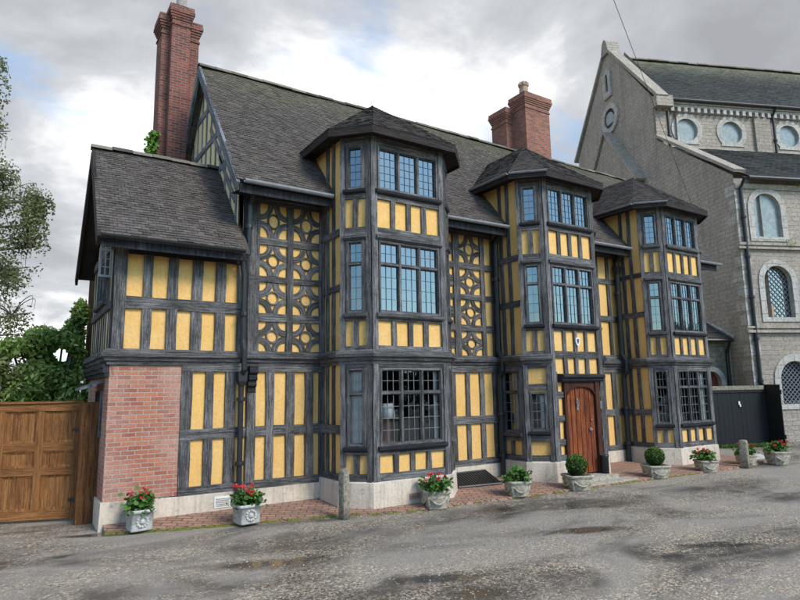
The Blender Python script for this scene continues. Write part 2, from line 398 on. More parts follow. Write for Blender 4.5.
M['petal']=m_leaf('geranium_petal',(.55,.015,.02),(.75,.03,.04),(.85,.10,.10),.6,.2)
M['box_leaf']=m_leaf('box_leaf',(.025,.055,.010),(.075,.15,.022),(.17,.28,.05),.5,.2)
M['birch_leaf']=m_leaf('birch_leaf',(.06,.078,.03),(.14,.17,.065),(.28,.31,.14),.5,.3)
M['laurel']=m_leaf('laurel_leaf',(.07,.12,.025),(.21,.31,.065),(.46,.54,.18),.35,.2)
M['bronze_leaf']=m_leaf('bronze_leaf',(.07,.075,.028),(.16,.19,.06),(.34,.36,.14),.4,.2)
M['ivy']=m_leaf('ivy_leaf',(.05,.13,.015),(.12,.27,.03),(.24,.42,.07),.45,.25)
M['far_leaf']=m_leaf('far_leaf',(.012,.02,.008),(.03,.045,.016),(.06,.08,.03),.7)
M['bark']=m_plain('bark',(.16,.14,.12),.9,.2,.6,14,dark=(.05,.045,.04),bump=.6)
M['stem']=m_plain('stem',(.07,.08,.03),.8,.2,.3,14)
M['soil']=m_plain('soil',(.05,.038,.028),.95,.1,.3,30)

# ---------------------------------------------------------------- ground
def m_ground():
    n=NT('wet_tarmac'); p=n.obj((1,1,0))
    rot=n.add('ShaderNodeMapping'); rot.inputs['Rotation'].default_value=(0,0,R(-8)); rot.inputs['Scale'].default_value=(.62,1.15,0); n.link(p,rot.inputs[0]); q=rot.outputs[0]
    big=n.noise(q,.55,6,.62,.5); med=n.noise(q,1.5,7,.68,.6); fine=n.noise(p,48,4,.7); spk=n.noise(p,150,2,.6)
    vor=n.add('ShaderNodeTexVoronoi'); vor.inputs['Scale'].default_value=46; n.link(p,vor.inputs['Vector'])
    vcol=n.add('ShaderNodeSeparateColor'); n.link(vor.outputs['Color'],vcol.inputs[0])
    # gravel-strewn patches
    gm=n.ramp(n.math('ADD',n.math('MULTIPLY',med,.62),n.math('MULTIPLY',big,.38)),[(.42,0),(.58,1)])
    dens=n.noise(p,5.5,5,.75)
    gmask=n.math('MULTIPLY',gm,n.ramp(n.math('ADD',n.math('MULTIPLY',vcol.outputs[1],.55),n.math('MULTIPLY',dens,.75)),[(.50,0),(.66,1)]))
    gmask=n.math('MULTIPLY',gmask,.9); peb=n.ramp(vcol.outputs[0],[(.0,(.19,.15,.105)),(.45,(.34,.27,.185)),(.8,(.47,.385,.28)),(1,(.60,.52,.42))])
    # tarmac: dry grey to wet black
    wet=n.ramp(n.noise(q,.62,5,.6,.8),[(.42,0),(.58,1)])
    tar=n.mix(wet,(.255,.228,.195),(.080,.071,.061))
    tar=n.mix(.55,tar,n.ramp(fine,[(.3,.12),(.7,.88)]),'OVERLAY')
    tar=n.mix(n.math('MULTIPLY',n.ramp(spk,[(.64,0),(.74,1)]),.28),tar,(.32,.29,.25))
    c=n.mix(gmask,tar,peb)
    # standing water
    pud=n.ramp(n.math('SUBTRACT',n.noise(q,.62,4,.5,.7),n.math('MULTIPLY',gm,.10)),[(.57,0),(.67,1)])
    pud=n.math('MULTIPLY',pud,n.math('SUBTRACT',1.0,n.math('MULTIPLY',gmask,.8)))
    def hollow(x,y,rx,ry,prev):
        mp=n.add('ShaderNodeMapping'); mp.vector_type='TEXTURE'; mp.inputs['Location'].default_value=(x,y,0); mp.inputs['Rotation'].default_value=(0,0,R(-22)); mp.inputs['Scale'].default_value=(rx,ry,1); n.link(p,mp.inputs[0])
        ln=n.add('ShaderNodeVectorMath',operation='LENGTH'); n.link(mp.outputs[0],ln.inputs[0])
        v=n.math('ADD',ln.outputs['Value'],n.math('MULTIPLY',n.math('SUBTRACT',med,.5),2.2))
        v=n.ramp(v,[(.45,1),(1.15,0)])
        return v if prev is None else n.math('MAXIMUM',prev,v)
    hol=None
    hol=hollow(2.40,6.45,0.95,0.26,hol)
    hol=hollow(1.10,8.98,0.70,0.12,hol)
    hol=hollow(3.60,4.95,0.55,0.20,hol)
    hol=hollow(7.15,6.57,1.00,0.14,hol)
    hol=hollow(6.71,4.19,0.70,0.16,hol)
    hol=hollow(7.03,3.96,0.40,0.10,hol)
    hol=hollow(6.31,5.41,0.70,0.20,hol)
    pud=n.math('MAXIMUM',pud,hol)
    c=n.mix(n.math('MULTIPLY',pud,.8),c,(.030,.028,.025))
    rough=n.mix(gmask,n.mix(wet,(.72,.72,.72),(.44,.44,.44)),(.8,.8,.8)); rough=n.mix(pud,rough,(.13,.13,.13))
    n.base(c,rough,.5)
    h=n.math('ADD',n.math('MULTIPLY',fine,.35),n.math('MULTIPLY',n.math('MULTIPLY',gmask,n.math('SUBTRACT',.8,vor.outputs['Distance'])),1.3))
    h=n.math('MULTIPLY',h,n.math('SUBTRACT',1.0,pud))
    n.bump(h,.8,.014); return n.m
g=MB()
for i in range(-6,7):
    for j in range(-6,7):
        s=lambda k: math.copysign(abs(k)**3*2,k)
        g.face([(s(i),s(j),0),(s(i+1),s(j),0),(s(i+1),s(j+1),0),(s(i),s(j+1),0)])
ground=g.build('ground',m_ground()); tag(ground,kind='structure')

pv=[(1.15,9.22,.105),(1.15,8.98,.05),(1.9,8.68,.04),(2.93,8.42,.035),(4.15,8.12,.035),(4.75,7.83,.035),(5.5,7.70,.035),(6.3,7.70,.035),(7.2,7.58,.035),(8.6,7.52,.035),(10.6,7.46,.035),(12.3,7.34,.035),(14.0,7.28,.035),(14.9,7.5,.035),(15.2,9.22,.08)]
m=MB()
fr=pv[1:-1]
for a,b in zip(fr[:-1],fr[1:]):
    A,B=V(a),V(b); A2,B2=V((a[0],9.24,.10)),V((b[0],9.24,.10))
    m.face([A,B,B2,A2]); m.face([A-Z*.2,B-Z*.2,B,A])
m.face([V(fr[-1])-Z*.2,V((15.2,9.24,-.1)),V((15.2,9.24,.08)),V(fr[-1])]); m.face([V(fr[-1]),V((15.2,9.24,.08)),V((fr[-1][0],9.24,.10))])
for f in range(len(m.f)):      # herringbone-like turn of the paver pattern
    pass
m.uv=[((u*.87-v*.5),(u*.5+v*.87)) for u,v in m.uv]
pavement=m.build('pavement',M['paver']); tag(pavement,kind='structure')
# moss along the pavement edge
n_=NT('moss_green'); mf=n_.noise(n_.obj(),30,4,.7); n_.bump(mf,.8,.02)
M['moss']=n_.base(n_.ramp(mf,[(.3,(.05,.05,.02)),(.5,(.13,.14,.03)),(.75,(.22,.24,.05))]),.95,.1)
m=MB()
for a,b in zip(fr[:-3],fr[1:-2]):
    A,B=V(a),V(b); A.z=B.z=0; L=(B-A).length; t=(B-A)/L; nn=V((t.y,-t.x,0))
    k=0
    while k<L:
        l=random.uniform(.04,.16); w=random.uniform(.012,.05)*(1.4 if a[0]<4 else .6)
        if random.random()<(.95 if a[0]<4 else .55):
            p=A+t*k; c=[p+nn*-.01+Z*.03,p+nn*-.01+t*l+Z*.03,p+nn*w+t*l+Z*.004,p+nn*w*.8+Z*.004]
            m.face(c); m.face([c[3]-Z*.01,c[2]-Z*.01,c[2],c[3]])
        k+=l
moss=m.build('moss',M['moss']); tag(moss,'yellow-green moss along the edge of the brick pavement','moss',kind='stuff')
# loose gravel
m=MB()
def pebble(m,x,y,r,z=0.0):
    t=random.random(); a=random.uniform(0,6.3)
    P=[V((x+r*math.cos(a+k*2.094)*random.uniform(.7,1.2),y+r*math.sin(a+k*2.094)*random.uniform(.7,1.2),z+r*.15)) for k in range(3)]
    T=V((x+random.uniform(-.3,.3)*r,y+random.uniform(-.3,.3)*r,z+r*random.uniform(.6,.9)))
    for k in range(3): m.face([P[k],P[(k+1)%3],T],[(0,0)]*3,t)
cnt=0
while cnt<6000:
    d=2.6+abs(random.gauss(0,1))*5.0
    a=R(32.9+random.uniform(-38,38)); x,y=d*math.sin(a)/math.cos(R(20)),d*math.cos(a)
    if y>7.2 or y>9-.22*x: continue
    q=V((x*.62*1.2,y*1.15*1.2,3.3))
    if noise.noise(q)+.5*noise.noise(q*2.7)+random.uniform(-.25,.25)<.12: continue
    pebble(m,x,y,random.uniform(.005,.013)); cnt+=1
n_=NT('gravel_stone'); tt=n_.tint(); M['gravel']=n_.base(n_.ramp(tt,[(0,(.10,.08,.055)),(.4,(.24,.19,.13)),(.8,(.36,.30,.22)),(1,(.55,.50,.42))]),.85,.3)
gravel=m.build('gravel',M['gravel']); tag(gravel,'loose tan gravel strewn over the wet tarmac','gravel',kind='stuff')

# ================================================================= THE HOUSE
YW=9.2; YF=8.12
house=empty('timber_framed_house',(8,9.2,0))
tag(house,'long yellow and black timber-framed house with three tall window bays and tiled roof','house')
H=house
FM=Frame((0,YW,0),(1,0,0),(0,-1,0))           # main front wall, u = x
FG=Frame((1.13,11.72,0),(0,-1,0),(-1,0,0))    # end wall of the wing, u from the back
FE=Frame((2.86,13.5,0),(0,-1,0),(-1,0,0))     # main gable wall
wall=MB(); frame=MB(); frame_dark=MB(); plinth=MB(); jetty=MB(); cream=MB(); brick=MB()
def infill(mb,F,u0,u1,z0,z1,d=-.02): mb.face([F.p(u0,d,z0),F.p(u1,d,z0),F.p(u1,d,z1),F.p(u0,d,z1)])
T0,T1=-.06,.018
def post(F,u0,u1,z0,z1,mb=None,e=0): (mb or frame).beam(F,u0,u1,T0,T1+e,z0,z1)
def rail(F,u0,u1,z0,z1,mb=None,e=.006): (mb or frame).beam(F,u0,u1,T0,T1+e,z0,z1,.005)
def jet(mb,F,u0,u1,z0=2.25,z1=2.42,o=.0,miter=(0,0)):
    """moulded jetty rail: stepped profile"""
    prof=[(T0,z0-.04),(.03+o,z0-.04),(.035+o,z0),(.065+o,z0+.02),(.075+o,z0+.06),(.115+o,z0+.075),(.125+o,z0+.12),(.10+o,z0+.13),(.10+o,z1-.01),(.02+o,z1+.02),(T0,z1+.02)]
    n=max(1,int((u1-u0)/.5)); rings=[]
    for k in range(n+1):
        u=u0+(u1-u0)*k/n
        ring=[]
        for d,z in prof:
            du=0
            if k==0: du=-d*miter[0] if d>0 else 0
            if k==n: du=d*miter[1] if d>0 else 0
            ring.append(F.p(u+du,d,z+random.uniform(-.003,.003)))
        rings.append(ring)
    off=random.uniform(0,40); pu=[0]
    for i in range(len(prof)): pu.append(pu[-1]+.05)
    for k in range(n):
        for i in range(len(prof)-1):
            A,B=rings[k],rings[k+1]; v0,v1=(u0+(u1-u0)*k/n)+off,(u0+(u1-u0)*(k+1)/n)+off
            mb.face([A[i],B[i],B[i+1],A[i+1]],[(pu[i],v0),(pu[i],v1),(pu[i+1],v1),(pu[i+1],v0)],.55)
    mb.face(rings[0],None,.5); mb.face(rings[-1][::-1],None,.5)

# ---- windows (each a part of the house: frame > pane, leading, sill, hood)
def window(F,u0,u1,z0,z1,nm,trans=None,rows=(2,4),cols=3,glass='glass_up',lead='lead_dark',sill=True,hood=False,fw=.035,mat='timber',name='window',opened=None):
    f=MB(); gls=[]; ld=MB()
    d0,d1=-.05,.035
    f.beam(F,u0,u0+fw,d0,d1,z0,z1,.002); f.beam(F,u1-fw,u1,d0,d1,z0,z1,.002)
    f.beam(F,u0+fw,u1-fw,d0,d1-.003,z0,z0+fw,.002); f.beam(F,u0+fw,u1-fw,d0,d1-.003,z1-fw,z1,.002)
    mw=.042
    W=(u1-u0-2*fw-mw*(nm-1))/nm; xs=[u0+fw+k*(W+mw) for k in range(nm)]
    for k in range(1,nm): f.beam(F,xs[k]-mw,xs[k],d0,d1-.006,z0+fw,z1-fw,.002)
    zr=[(z0+fw,z1-fw,rows[-1])]
    if trans:
        zr=[(z0+fw,trans-.018,rows[-1]),(trans+.018,z1-fw,rows[0])]
        for x in xs: f.beam(F,x,x+W,d0,d1-.009,trans-.018,trans+.018,.002)
    for x in xs:
        gl=MB(); gls.append(gl)
        for (a,b,r) in zr:
            # inner casement rim
            cw=.014
            for (p,q,s,t) in ((x,x+cw,a,b),(x+W-cw,x+W,a,b),(x+cw,x+W-cw,a,a+cw),(x+cw,x+W-cw,b-cw,b)): f.box(F,p,q,-.03,.008,s,t,.3)
            ia,ib,ja,jb=x+cw,x+W-cw,a+cw,b-cw
            for i in range(cols):
                for j in range(r):
                    ua,ub=ia+(ib-ia)*i/cols,ia+(ib-ia)*(i+1)/cols; za,zb=ja+(jb-ja)*j/r,ja+(jb-ja)*(j+1)/r
                    tu,tz=random.gauss(0,.006),random.gauss(0,.006)
                    dd=lambda u,z:-.018+(u-(ua+ub)/2)*tu+(z-(za+zb)/2)*tz
                    gl.face([F.p(ua,dd(ua,za),za),F.p(ub,dd(ub,za),za),F.p(ub,dd(ub,zb),zb),F.p(ua,dd(ua,zb),zb)])
            lw=.0023 if glass=='glass_up' else .0032
            for i in range(1,cols):
                u=ia+(ib-ia)*i/cols; ld.box(F,u-lw,u+lw,-.024,-.008,ja,jb)
            for j in range(1,r):
                z=ja+(jb-ja)*j/r; ld.box(F,ia,ib,-.023,-.0085,z-lw,z+lw)
    w=f.build(name,M[mat],H)
    for gl in gls: gl.build('pane',M[glass],w)
    if ld.f: ld.build('leading',M[lead],w)
    if sill:
        s=MB(); prof=[(-.05,z0-.075),(.06,z0-.075),(.085,z0-.05),(.085,z0-.012),(.03,z0),(-.05,z0)]
        s.loft([[F.p(u0-.05,d,z) for d,z in prof],[F.p((u0+u1)/2,d,z-.004) for d,z in prof],[F.p(u1+.05,d,z) for d,z in prof]]); s.build('sill',M['timber_dark' if random.random()<.6 else 'timber'],w)
    if hood:
        s=MB(); prof=[(-.05,z1+.01),(.04,z1+.01),(.075,z1+.04),(.075,z1+.075),(.02,z1+.10),(-.05,z1+.10)]
        s.loft([[F.p(u0-.05,d,z) for d,z in prof],[F.p(u1+.05,d,z) for d,z in prof]]); s.build('hood',M['timber'],w)
    return w

# ---- quatrefoil panel: four corner arcs and a ring
def quatrefoil(F,u0,u1,z0,z1,mb):
    w,h=u1-u0,z1-z0; cu,cz=(u0+u1)/2,(z0+z1)/2
    def arc(cx,cy,r,a0,a1,n=7): return [(cx+r*w*math.cos(a0+(a1-a0)*k/n),cy+r*h*math.sin(a0+(a1-a0)*k/n)) for k in range(n+1)]
    d1=.006
    for (x,z,a) in ((u0,z0,0),(u1,z0,90),(u1,z1,180),(u0,z1,270)):
        mb.strip(F,arc(x,z,(.40)+random.uniform(-.012,.012),R(a),R(a+90)),.094*random.uniform(.9,1.1),-.03,d1)
    mb.strip(F,[(cu+(.208)*w*math.cos(2*math.pi*k/14),cz+(.208)*h*math.sin(2*math.pi*k/14)) for k in range(14)],.026,-.03,d1+.003,True)

ZR=[(4.31,4.87),(3.67,4.18),(3.06,3.56),(2.45,2.92)]   # rows of patterned panels
# ---- main wall, recess between wing and first bay (x 2.97 .. 4.35)
def recess_upper(cols,u0,u1,strips=()):
    infill(wall,FM,u0,u1,2.40,5.05)
    rail(FM,u0,u1,4.875,5.02,frame); rail(FM,u0,u1,2.40,2.445,frame)
    for a,b in ((4.185,4.305),(3.565,3.665),(2.925,3.055)): rail(FM,u0,u1,a,b,frame,.003)
    for (a,b) in cols:
        for z0,z1 in ZR: quatrefoil(FM,a,b,z0,z1,frame)
recess_upper([(3.25,3.71),(3.83,4.30)],2.97,4.36)
for a,b in ((3.05,3.245),(3.715,3.825),(4.305,4.38)): post(FM,a,b,2.42,4.9,e=.008)
frame_dark.beam(FM,2.97,3.06,T0,.05,2.42,5.05)
recess_upper([(6.66,7.2),(7.36,7.89)],6.5,8.31)
for a,b in ((6.5,6.65),(7.205,7.355),(7.895,8.0),(8.19,8.31)): post(FM,a,b,2.42,4.9,e=.008)
infill(wall,FM,10.44,12.22,2.40,5.05); rail(FM,10.44,12.22,4.875,5.02); rail(FM,10.44,12.22,2.42,2.53)
for a,b in ((4.235,4.345),(3.32,3.455)): rail(FM,10.44,12.22,a,b,None,.003)
for u in (10.5,10.85,11.17,11.44,11.845,12.16): post(FM,u,u+.095,2.42,4.9)
infill(wall,FM,14.3,15.25,.4,5.05)
for u in (14.35,14.7,15.1): post(FM,u,u+.12,.4,4.95)
rail(FM,14.3,15.25,2.3,2.45);rail(FM,14.3,15.25,4.9,5.02)
jet(jetty,FM,3.02,4.36); jet(jetty,FM,6.5,8.31); jet(jetty,FM,10.44,12.22)
# ground floor of the recesses
def recess_lower(u0,u1,studs,zr=(1.13,1.28),pl=True):
    infill(wall,FM,u0,u1,.40,2.24)
    rail(FM,u0,u1,.34,.465); rail(FM,u0,u1,2.12,2.25); rail(FM,u0,u1,*zr,None,.003)
    for a,b in studs: post(FM,a,b,.44,2.15)
    plinth.box(FM,u0-.02,u1+.02,-.2,.03,-.1,.345)
recess_lower(2.10,4.36,[(2.10,2.25),(2.45,2.57),(2.75,2.90),(3.07,3.22),(3.39,3.52),(3.73,3.87),(4.06,4.2),(4.31,4.38)])
recess_lower(6.5,8.31,[(6.5,6.6),(6.78,6.9),(7.08,7.18),(7.43,7.535),(7.785,7.9),(8.13,8.31)])
recess_lower(10.44,12.22,[(10.44,10.6),(10.8,10.9),(11.1,11.2),(11.44,11.56),(11.8,11.95),(12.22,12.3)])
# carved console and post beside the downpipe
co=MB(); zz=[(.02,1.82),(.05,1.80),(.05,1.88),(.09,1.9),(.08,1.97),(.125,2.0),(.11,2.07),(.15,2.1),(.15,2.21),(.02,2.21)]
co.loft([[FM.p(3.08,d,z) for d,z in zz],[FM.p(3.21,d,z) for d,z in zz]]); co.build('console_bracket',M['timber_dark'],H)
frame.beam(FM,3.075,3.215,T0,.045,.44,1.83)

# ---- the wing (x 1.13 .. 2.97)
infill(wall,FM,1.13,2.97,2.38,4.0)
post(FM,1.13,1.285,2.40,3.98,e=.01)
for a,b in ((1.515,1.64),(1.855,2.0),(2.205,2.36),(2.555,2.71),(2.90,2.97)): post(FM,a,b,2.40,3.83)
rail(FM,1.285,2.97,3.02,3.19,None,.004); frame_dark.beam(FM,1.285,2.97,T0,.03,3.81,3.99); rail(FM,1.285,2.97,2.37,2.405)
jet(jetty,FM,1.12,2.95,miter=(1,0)); 
# brick pier at the corner
brick.face([FM.p(1.13,.0,.36),FM.p(2.10,.0,.36),FM.p(2.10,.0,2.23),FM.p(1.13,.0,2.23)])
brick.face([FG.p(.2,0,.36),FG.p(2.52,0,.36),FG.p(2.52,0,2.23),FG.p(.2,0,2.23)])
plinth.prism(FM,[(1.09,-.1),(2.10,-.1),(2.10,.345),(1.105,.37)],-.3,.035)
plinth.box(FG,0,2.5,-.25,.03,-.1,.362)
# end wall of the wing: close studding, gable
cream.face([FG.p(0,-.02,2.38),FG.p(2.52,-.02,2.38),FG.p(2.52,-.02,4.0),FG.p(1.32,-.02,5.55),FG.p(0,-.02,4.0)])
for k in range(9):
    u=.06+k*.27; frame.beam(FG,u,u+.065,T0,-.004,2.40,3.95)
frame_dark.beam(FG,2.40,2.52,T0,T1,2.4,3.98)
rail(FG,0,2.4,3.03,3.13); rail(FG,0,2.52,3.93,4.06)
for k in range(7):
    u=.36+k*.29; top=4.0+ (1.55-abs(u-1.32)*1.17)-.1
    if top>4.12: frame.beam(FG,u,u+.065,T0,-.004,4.05,top)
jet(jetty,FG,0,2.52,miter=(0,1))
for k in range(3): frame_dark.beam(FG,.0,2.52,T0,.06+.02*k,2.05+.06*k,2.115+.06*k)
window(FG,.75,1.85,3.22,3.9,3,None,(3,),2,name='window')
# the open casement at the corner
oc=MB(); FO=Frame(V((.955,9.52,0)),V((1,.10,0)),V((.10,-1,0)))
for a in ((0,.17,3.50,3.53),(0,.17,3.89,3.92),(0,.025,3.53,3.89),(.145,.17,3.53,3.89)): oc.box(FO,a[0],a[1],-.012,.012,a[2],a[3])
oc.box(FO,.079,.091,-.008,.008,3.53,3.89)
for k in (1,2): oc.box(FO,.025,.145,-.007,.007,3.53+.12*k-.005,3.53+.12*k+.005)
o_=oc.build('open_casement',M['casement'],H)
# small side window with a canopy by the gate
w_=window(FG,1.35,2.0,1.2,1.86,2,None,(3,),2,glass='glass_low',sill=False)
cp=MB(); cp.loft([[FG.p(1.2,0,2.02),FG.p(1.2,.30,1.90),FG.p(1.2,.30,1.87),FG.p(1.2,0,1.98)],[FG.p(2.1,0,2.02),FG.p(2.1,.30,1.90),FG.p(2.1,.30,1.87),FG.p(2.1,0,1.98)]]); cp.build('canopy',M['timber_pale'],H)

# ---- main gable above the wing
gz=lambda y:5.05+1.206*(y-8.75) if y<11.36 else 8.2-1.206*(y-11.36)
cream.face([FE.p(13.5-9.2,-.02,.3),FE.p(13.5-9.2,-.02,gz(9.2)-.12),FE.p(13.5-11.36,-.02,8.08),FE.p(0,-.02,gz(13.5)-.12),FE.p(0,-.02,.3)])
gf=MB()
def grail(z,mb): 
    y0=8.75+(z-5.05)/1.206; mb.beam(FE,13.5-(22.72-y0)+.1,13.5-y0-.1,T0,-.002,z-.055,z+.055)
for z in (5.75,6.5,7.25): grail(z,gf)
for k in range(13):
    y=9.3+k*.33
    gf.beam(FE,13.5-y-.032,13.5-y+.032,T0,-.006,4.2,gz(y)-.2)
for (ya,yb) in ((9.35,10.1),(10.1,10.75)):
    gf.strip(FE,[(13.5-ya,4.9+(ya-9.35)*1.2),(13.5-yb-.25,6.0+(yb-10.1)*1.2)],.10,T0,-.001)
gf.build('gable_frame',M['timber_pale'],H)
# bargeboards of main gable
bb=MB()
FB=Frame((2.70,13.5,0),(0,-1,0),(-1,0,0))
bb.strip(FB,[(13.5-8.72,4.93),(13.5-10.0,6.47),(13.5-11.36,8.12)],.15,-.03,.02)
bb.strip(FB,[(13.5-11.36,8.10),(13.5-12.6,6.61),(13.5-13.95,5.0)],.15,-.03,.018)
bb.build('bargeboard',M['timber_pale'],H)
sf=MB()   # boarded soffit under the verge
for s in (1,-1):
    yA,yB=(8.75,11.36) if s>0 else (13.97,11.36)
    sf.face([(2.72,yA,4.93),(2.89,yA,4.93),(2.89,yB,8.09),(2.72,yB,8.09)])
sf.build('verge_soffit',M['timber'],H)

# ---- roofs
rf=MB(); sl=V((0,2.61,3.15)); slen=sl.length
XR=15.95
rf.tiles((2.69,8.72,5.03),(1,0,0),sl,[(0,0),(XR-2.69,0),(XR-2.69,slen+.02),(0,slen+.02)],.066,.105,.013,.004,wave=.02)
rf.slab([(2.7,8.76,5.02),(XR,8.76,5.02),(XR,11.36,8.16),(2.7,11.36,8.16)],.05,.2)
rf.slab([(2.7,11.36,8.16),(XR,11.36,8.16),(XR,13.99,5.0),(2.7,13.99,5.0)],.05,.3)
roof=rf.build('roof',M['tile'],H)
def ridge_run(a,b,r=.085,L=.32,name='ridge_tiles',parent=roof,mat='ridge'):
    a,b=V(a),V(b); n=max(1,int((b-a).length/L)); t=(b-a).normalized(); sd=t.cross(Z).normalized(); up=sd.cross(t)
    m=MB()
    for k in range(n):
        p,q=a+(b-a)*k/n,a+(b-a)*(k+.985)/n; rr=r*random.uniform(.97,1.05); dz=random.uniform(-.01,.012)
        rings=[]
        for x in (p,q):
            rings.append([x+sd*(rr*1.15*math.cos(math.pi*i/8))+up*(rr*math.sin(math.pi*i/8)-.04+dz) for i in range(9)])
        m.loft(rings,True,random.random(),closed=False)
        m.face(rings[0],None,.4)
    return m.build(name,M[mat],parent)
ridge_run((2.69,11.36,8.22),(XR,11.36,8.22))
# wing roof
wr=MB(); sw=V((0,1.6,1.81)); wl=sw.length
wr.tiles((.84,8.80,3.965),(1,0,0),sw,[(0,0),(2.05,0),(2.12,wl+.02),(0,wl+.02)],.064,.105,.013,.004,wave=.012)
wr.slab([(.85,8.83,3.96),(2.96,8.83,3.96),(2.96,10.4,5.73),(.85,10.4,5.73)],.05,.2)
wr.slab([(.85,10.4,5.73),(2.96,10.4,5.73),(2.96,12.02,3.92),(.85,12.02,3.92)],.05,.3)
wroof=wr.build('wing_roof',M['tile'],H)
ridge_run((.83,10.4,5.79),(2.98,10.4,5.79),.075,.3,parent=wroof)
vb=MB(); FW=Frame((.85,12.0,0),(0,-1,0),(-1,0,0))
vb.strip(FW,[(12-8.80,3.86),(12-10.4,5.66)],.17,-.03,.012); vb.strip(FW,[(12-10.4,5.64),(12-12.05,3.80)],.17,-.03,.010)
vb.face([(.86,8.8,3.87),(1.14,8.8,3.87),(1.14,10.4,5.66),(.86,10.4,5.66)]); vb.face([(.86,12.0,3.85),(1.14,12.0,3.85),(1.14,10.4,5.66),(.86,10.4,5.66)])
vb.build('bargeboard',M['timber_brown'],H)
# eaves: dark soffit and fascia, gutters
ev=MB()
def eaves(x0,x1,ye,z,mb):
    mb.box(FM,x0,x1,YW-ye-.06,YW-ye-.02,z-.17,z-.03); mb.face([(x0,ye+.05,z-.12),(x1,ye+.05,z-.12),(x1,YW,z-.06),(x0,YW,z-.06)])
eaves(.9,2.9,8.80,3.97,ev); ev.build('eaves_board',M['timber_dark'],H)
for a,b in ((2.75,4.36),(6.5,8.3),(10.45,12.2),(14.35,15.9)): ev=MB(); eaves(a,b,8.72,5.02,ev); ev.build('eaves_board',M['timber_dark'],H)
def gutter(pts,r=.05):
    m=MB(); m.tube(pts,r,10); return m.build('gutter',M['gutter'],H)
gu=MB()
def halfgutter(a,b,mat='gutter',r=.055):
    a,b=V(a),V(b); t=(b-a).normalized(); sd=t.cross(Z).normalized(); m=MB(); rings=[]
    n=max(1,int((b-a).length/.6))
    for k in range(n+1):
        p=a+(b-a)*k/n; rings.append([p+sd*r*math.cos(math.pi*i/6)-Z*r*math.sin(math.pi*i/6) for i in range(7)]+[p+sd*(-r+.008)-Z*.004,p-Z*(r-.01),p+sd*(r-.008)-Z*.004])
    m.loft(rings); return m.build('gutter',M[mat],H)
halfgutter((2.80,8.66,5.04),(4.30,8.66,5.03)); halfgutter((6.56,8.66,5.03),(8.22,8.66,5.04)); halfgutter((10.5,8.66,5.03),(12.15,8.66,5.04)); halfgutter((14.5,8.66,5.03),(15.98,8.66,5.04))
halfgutter((.88,8.74,3.955),(2.86,8.74,3.945),'iron',.045)

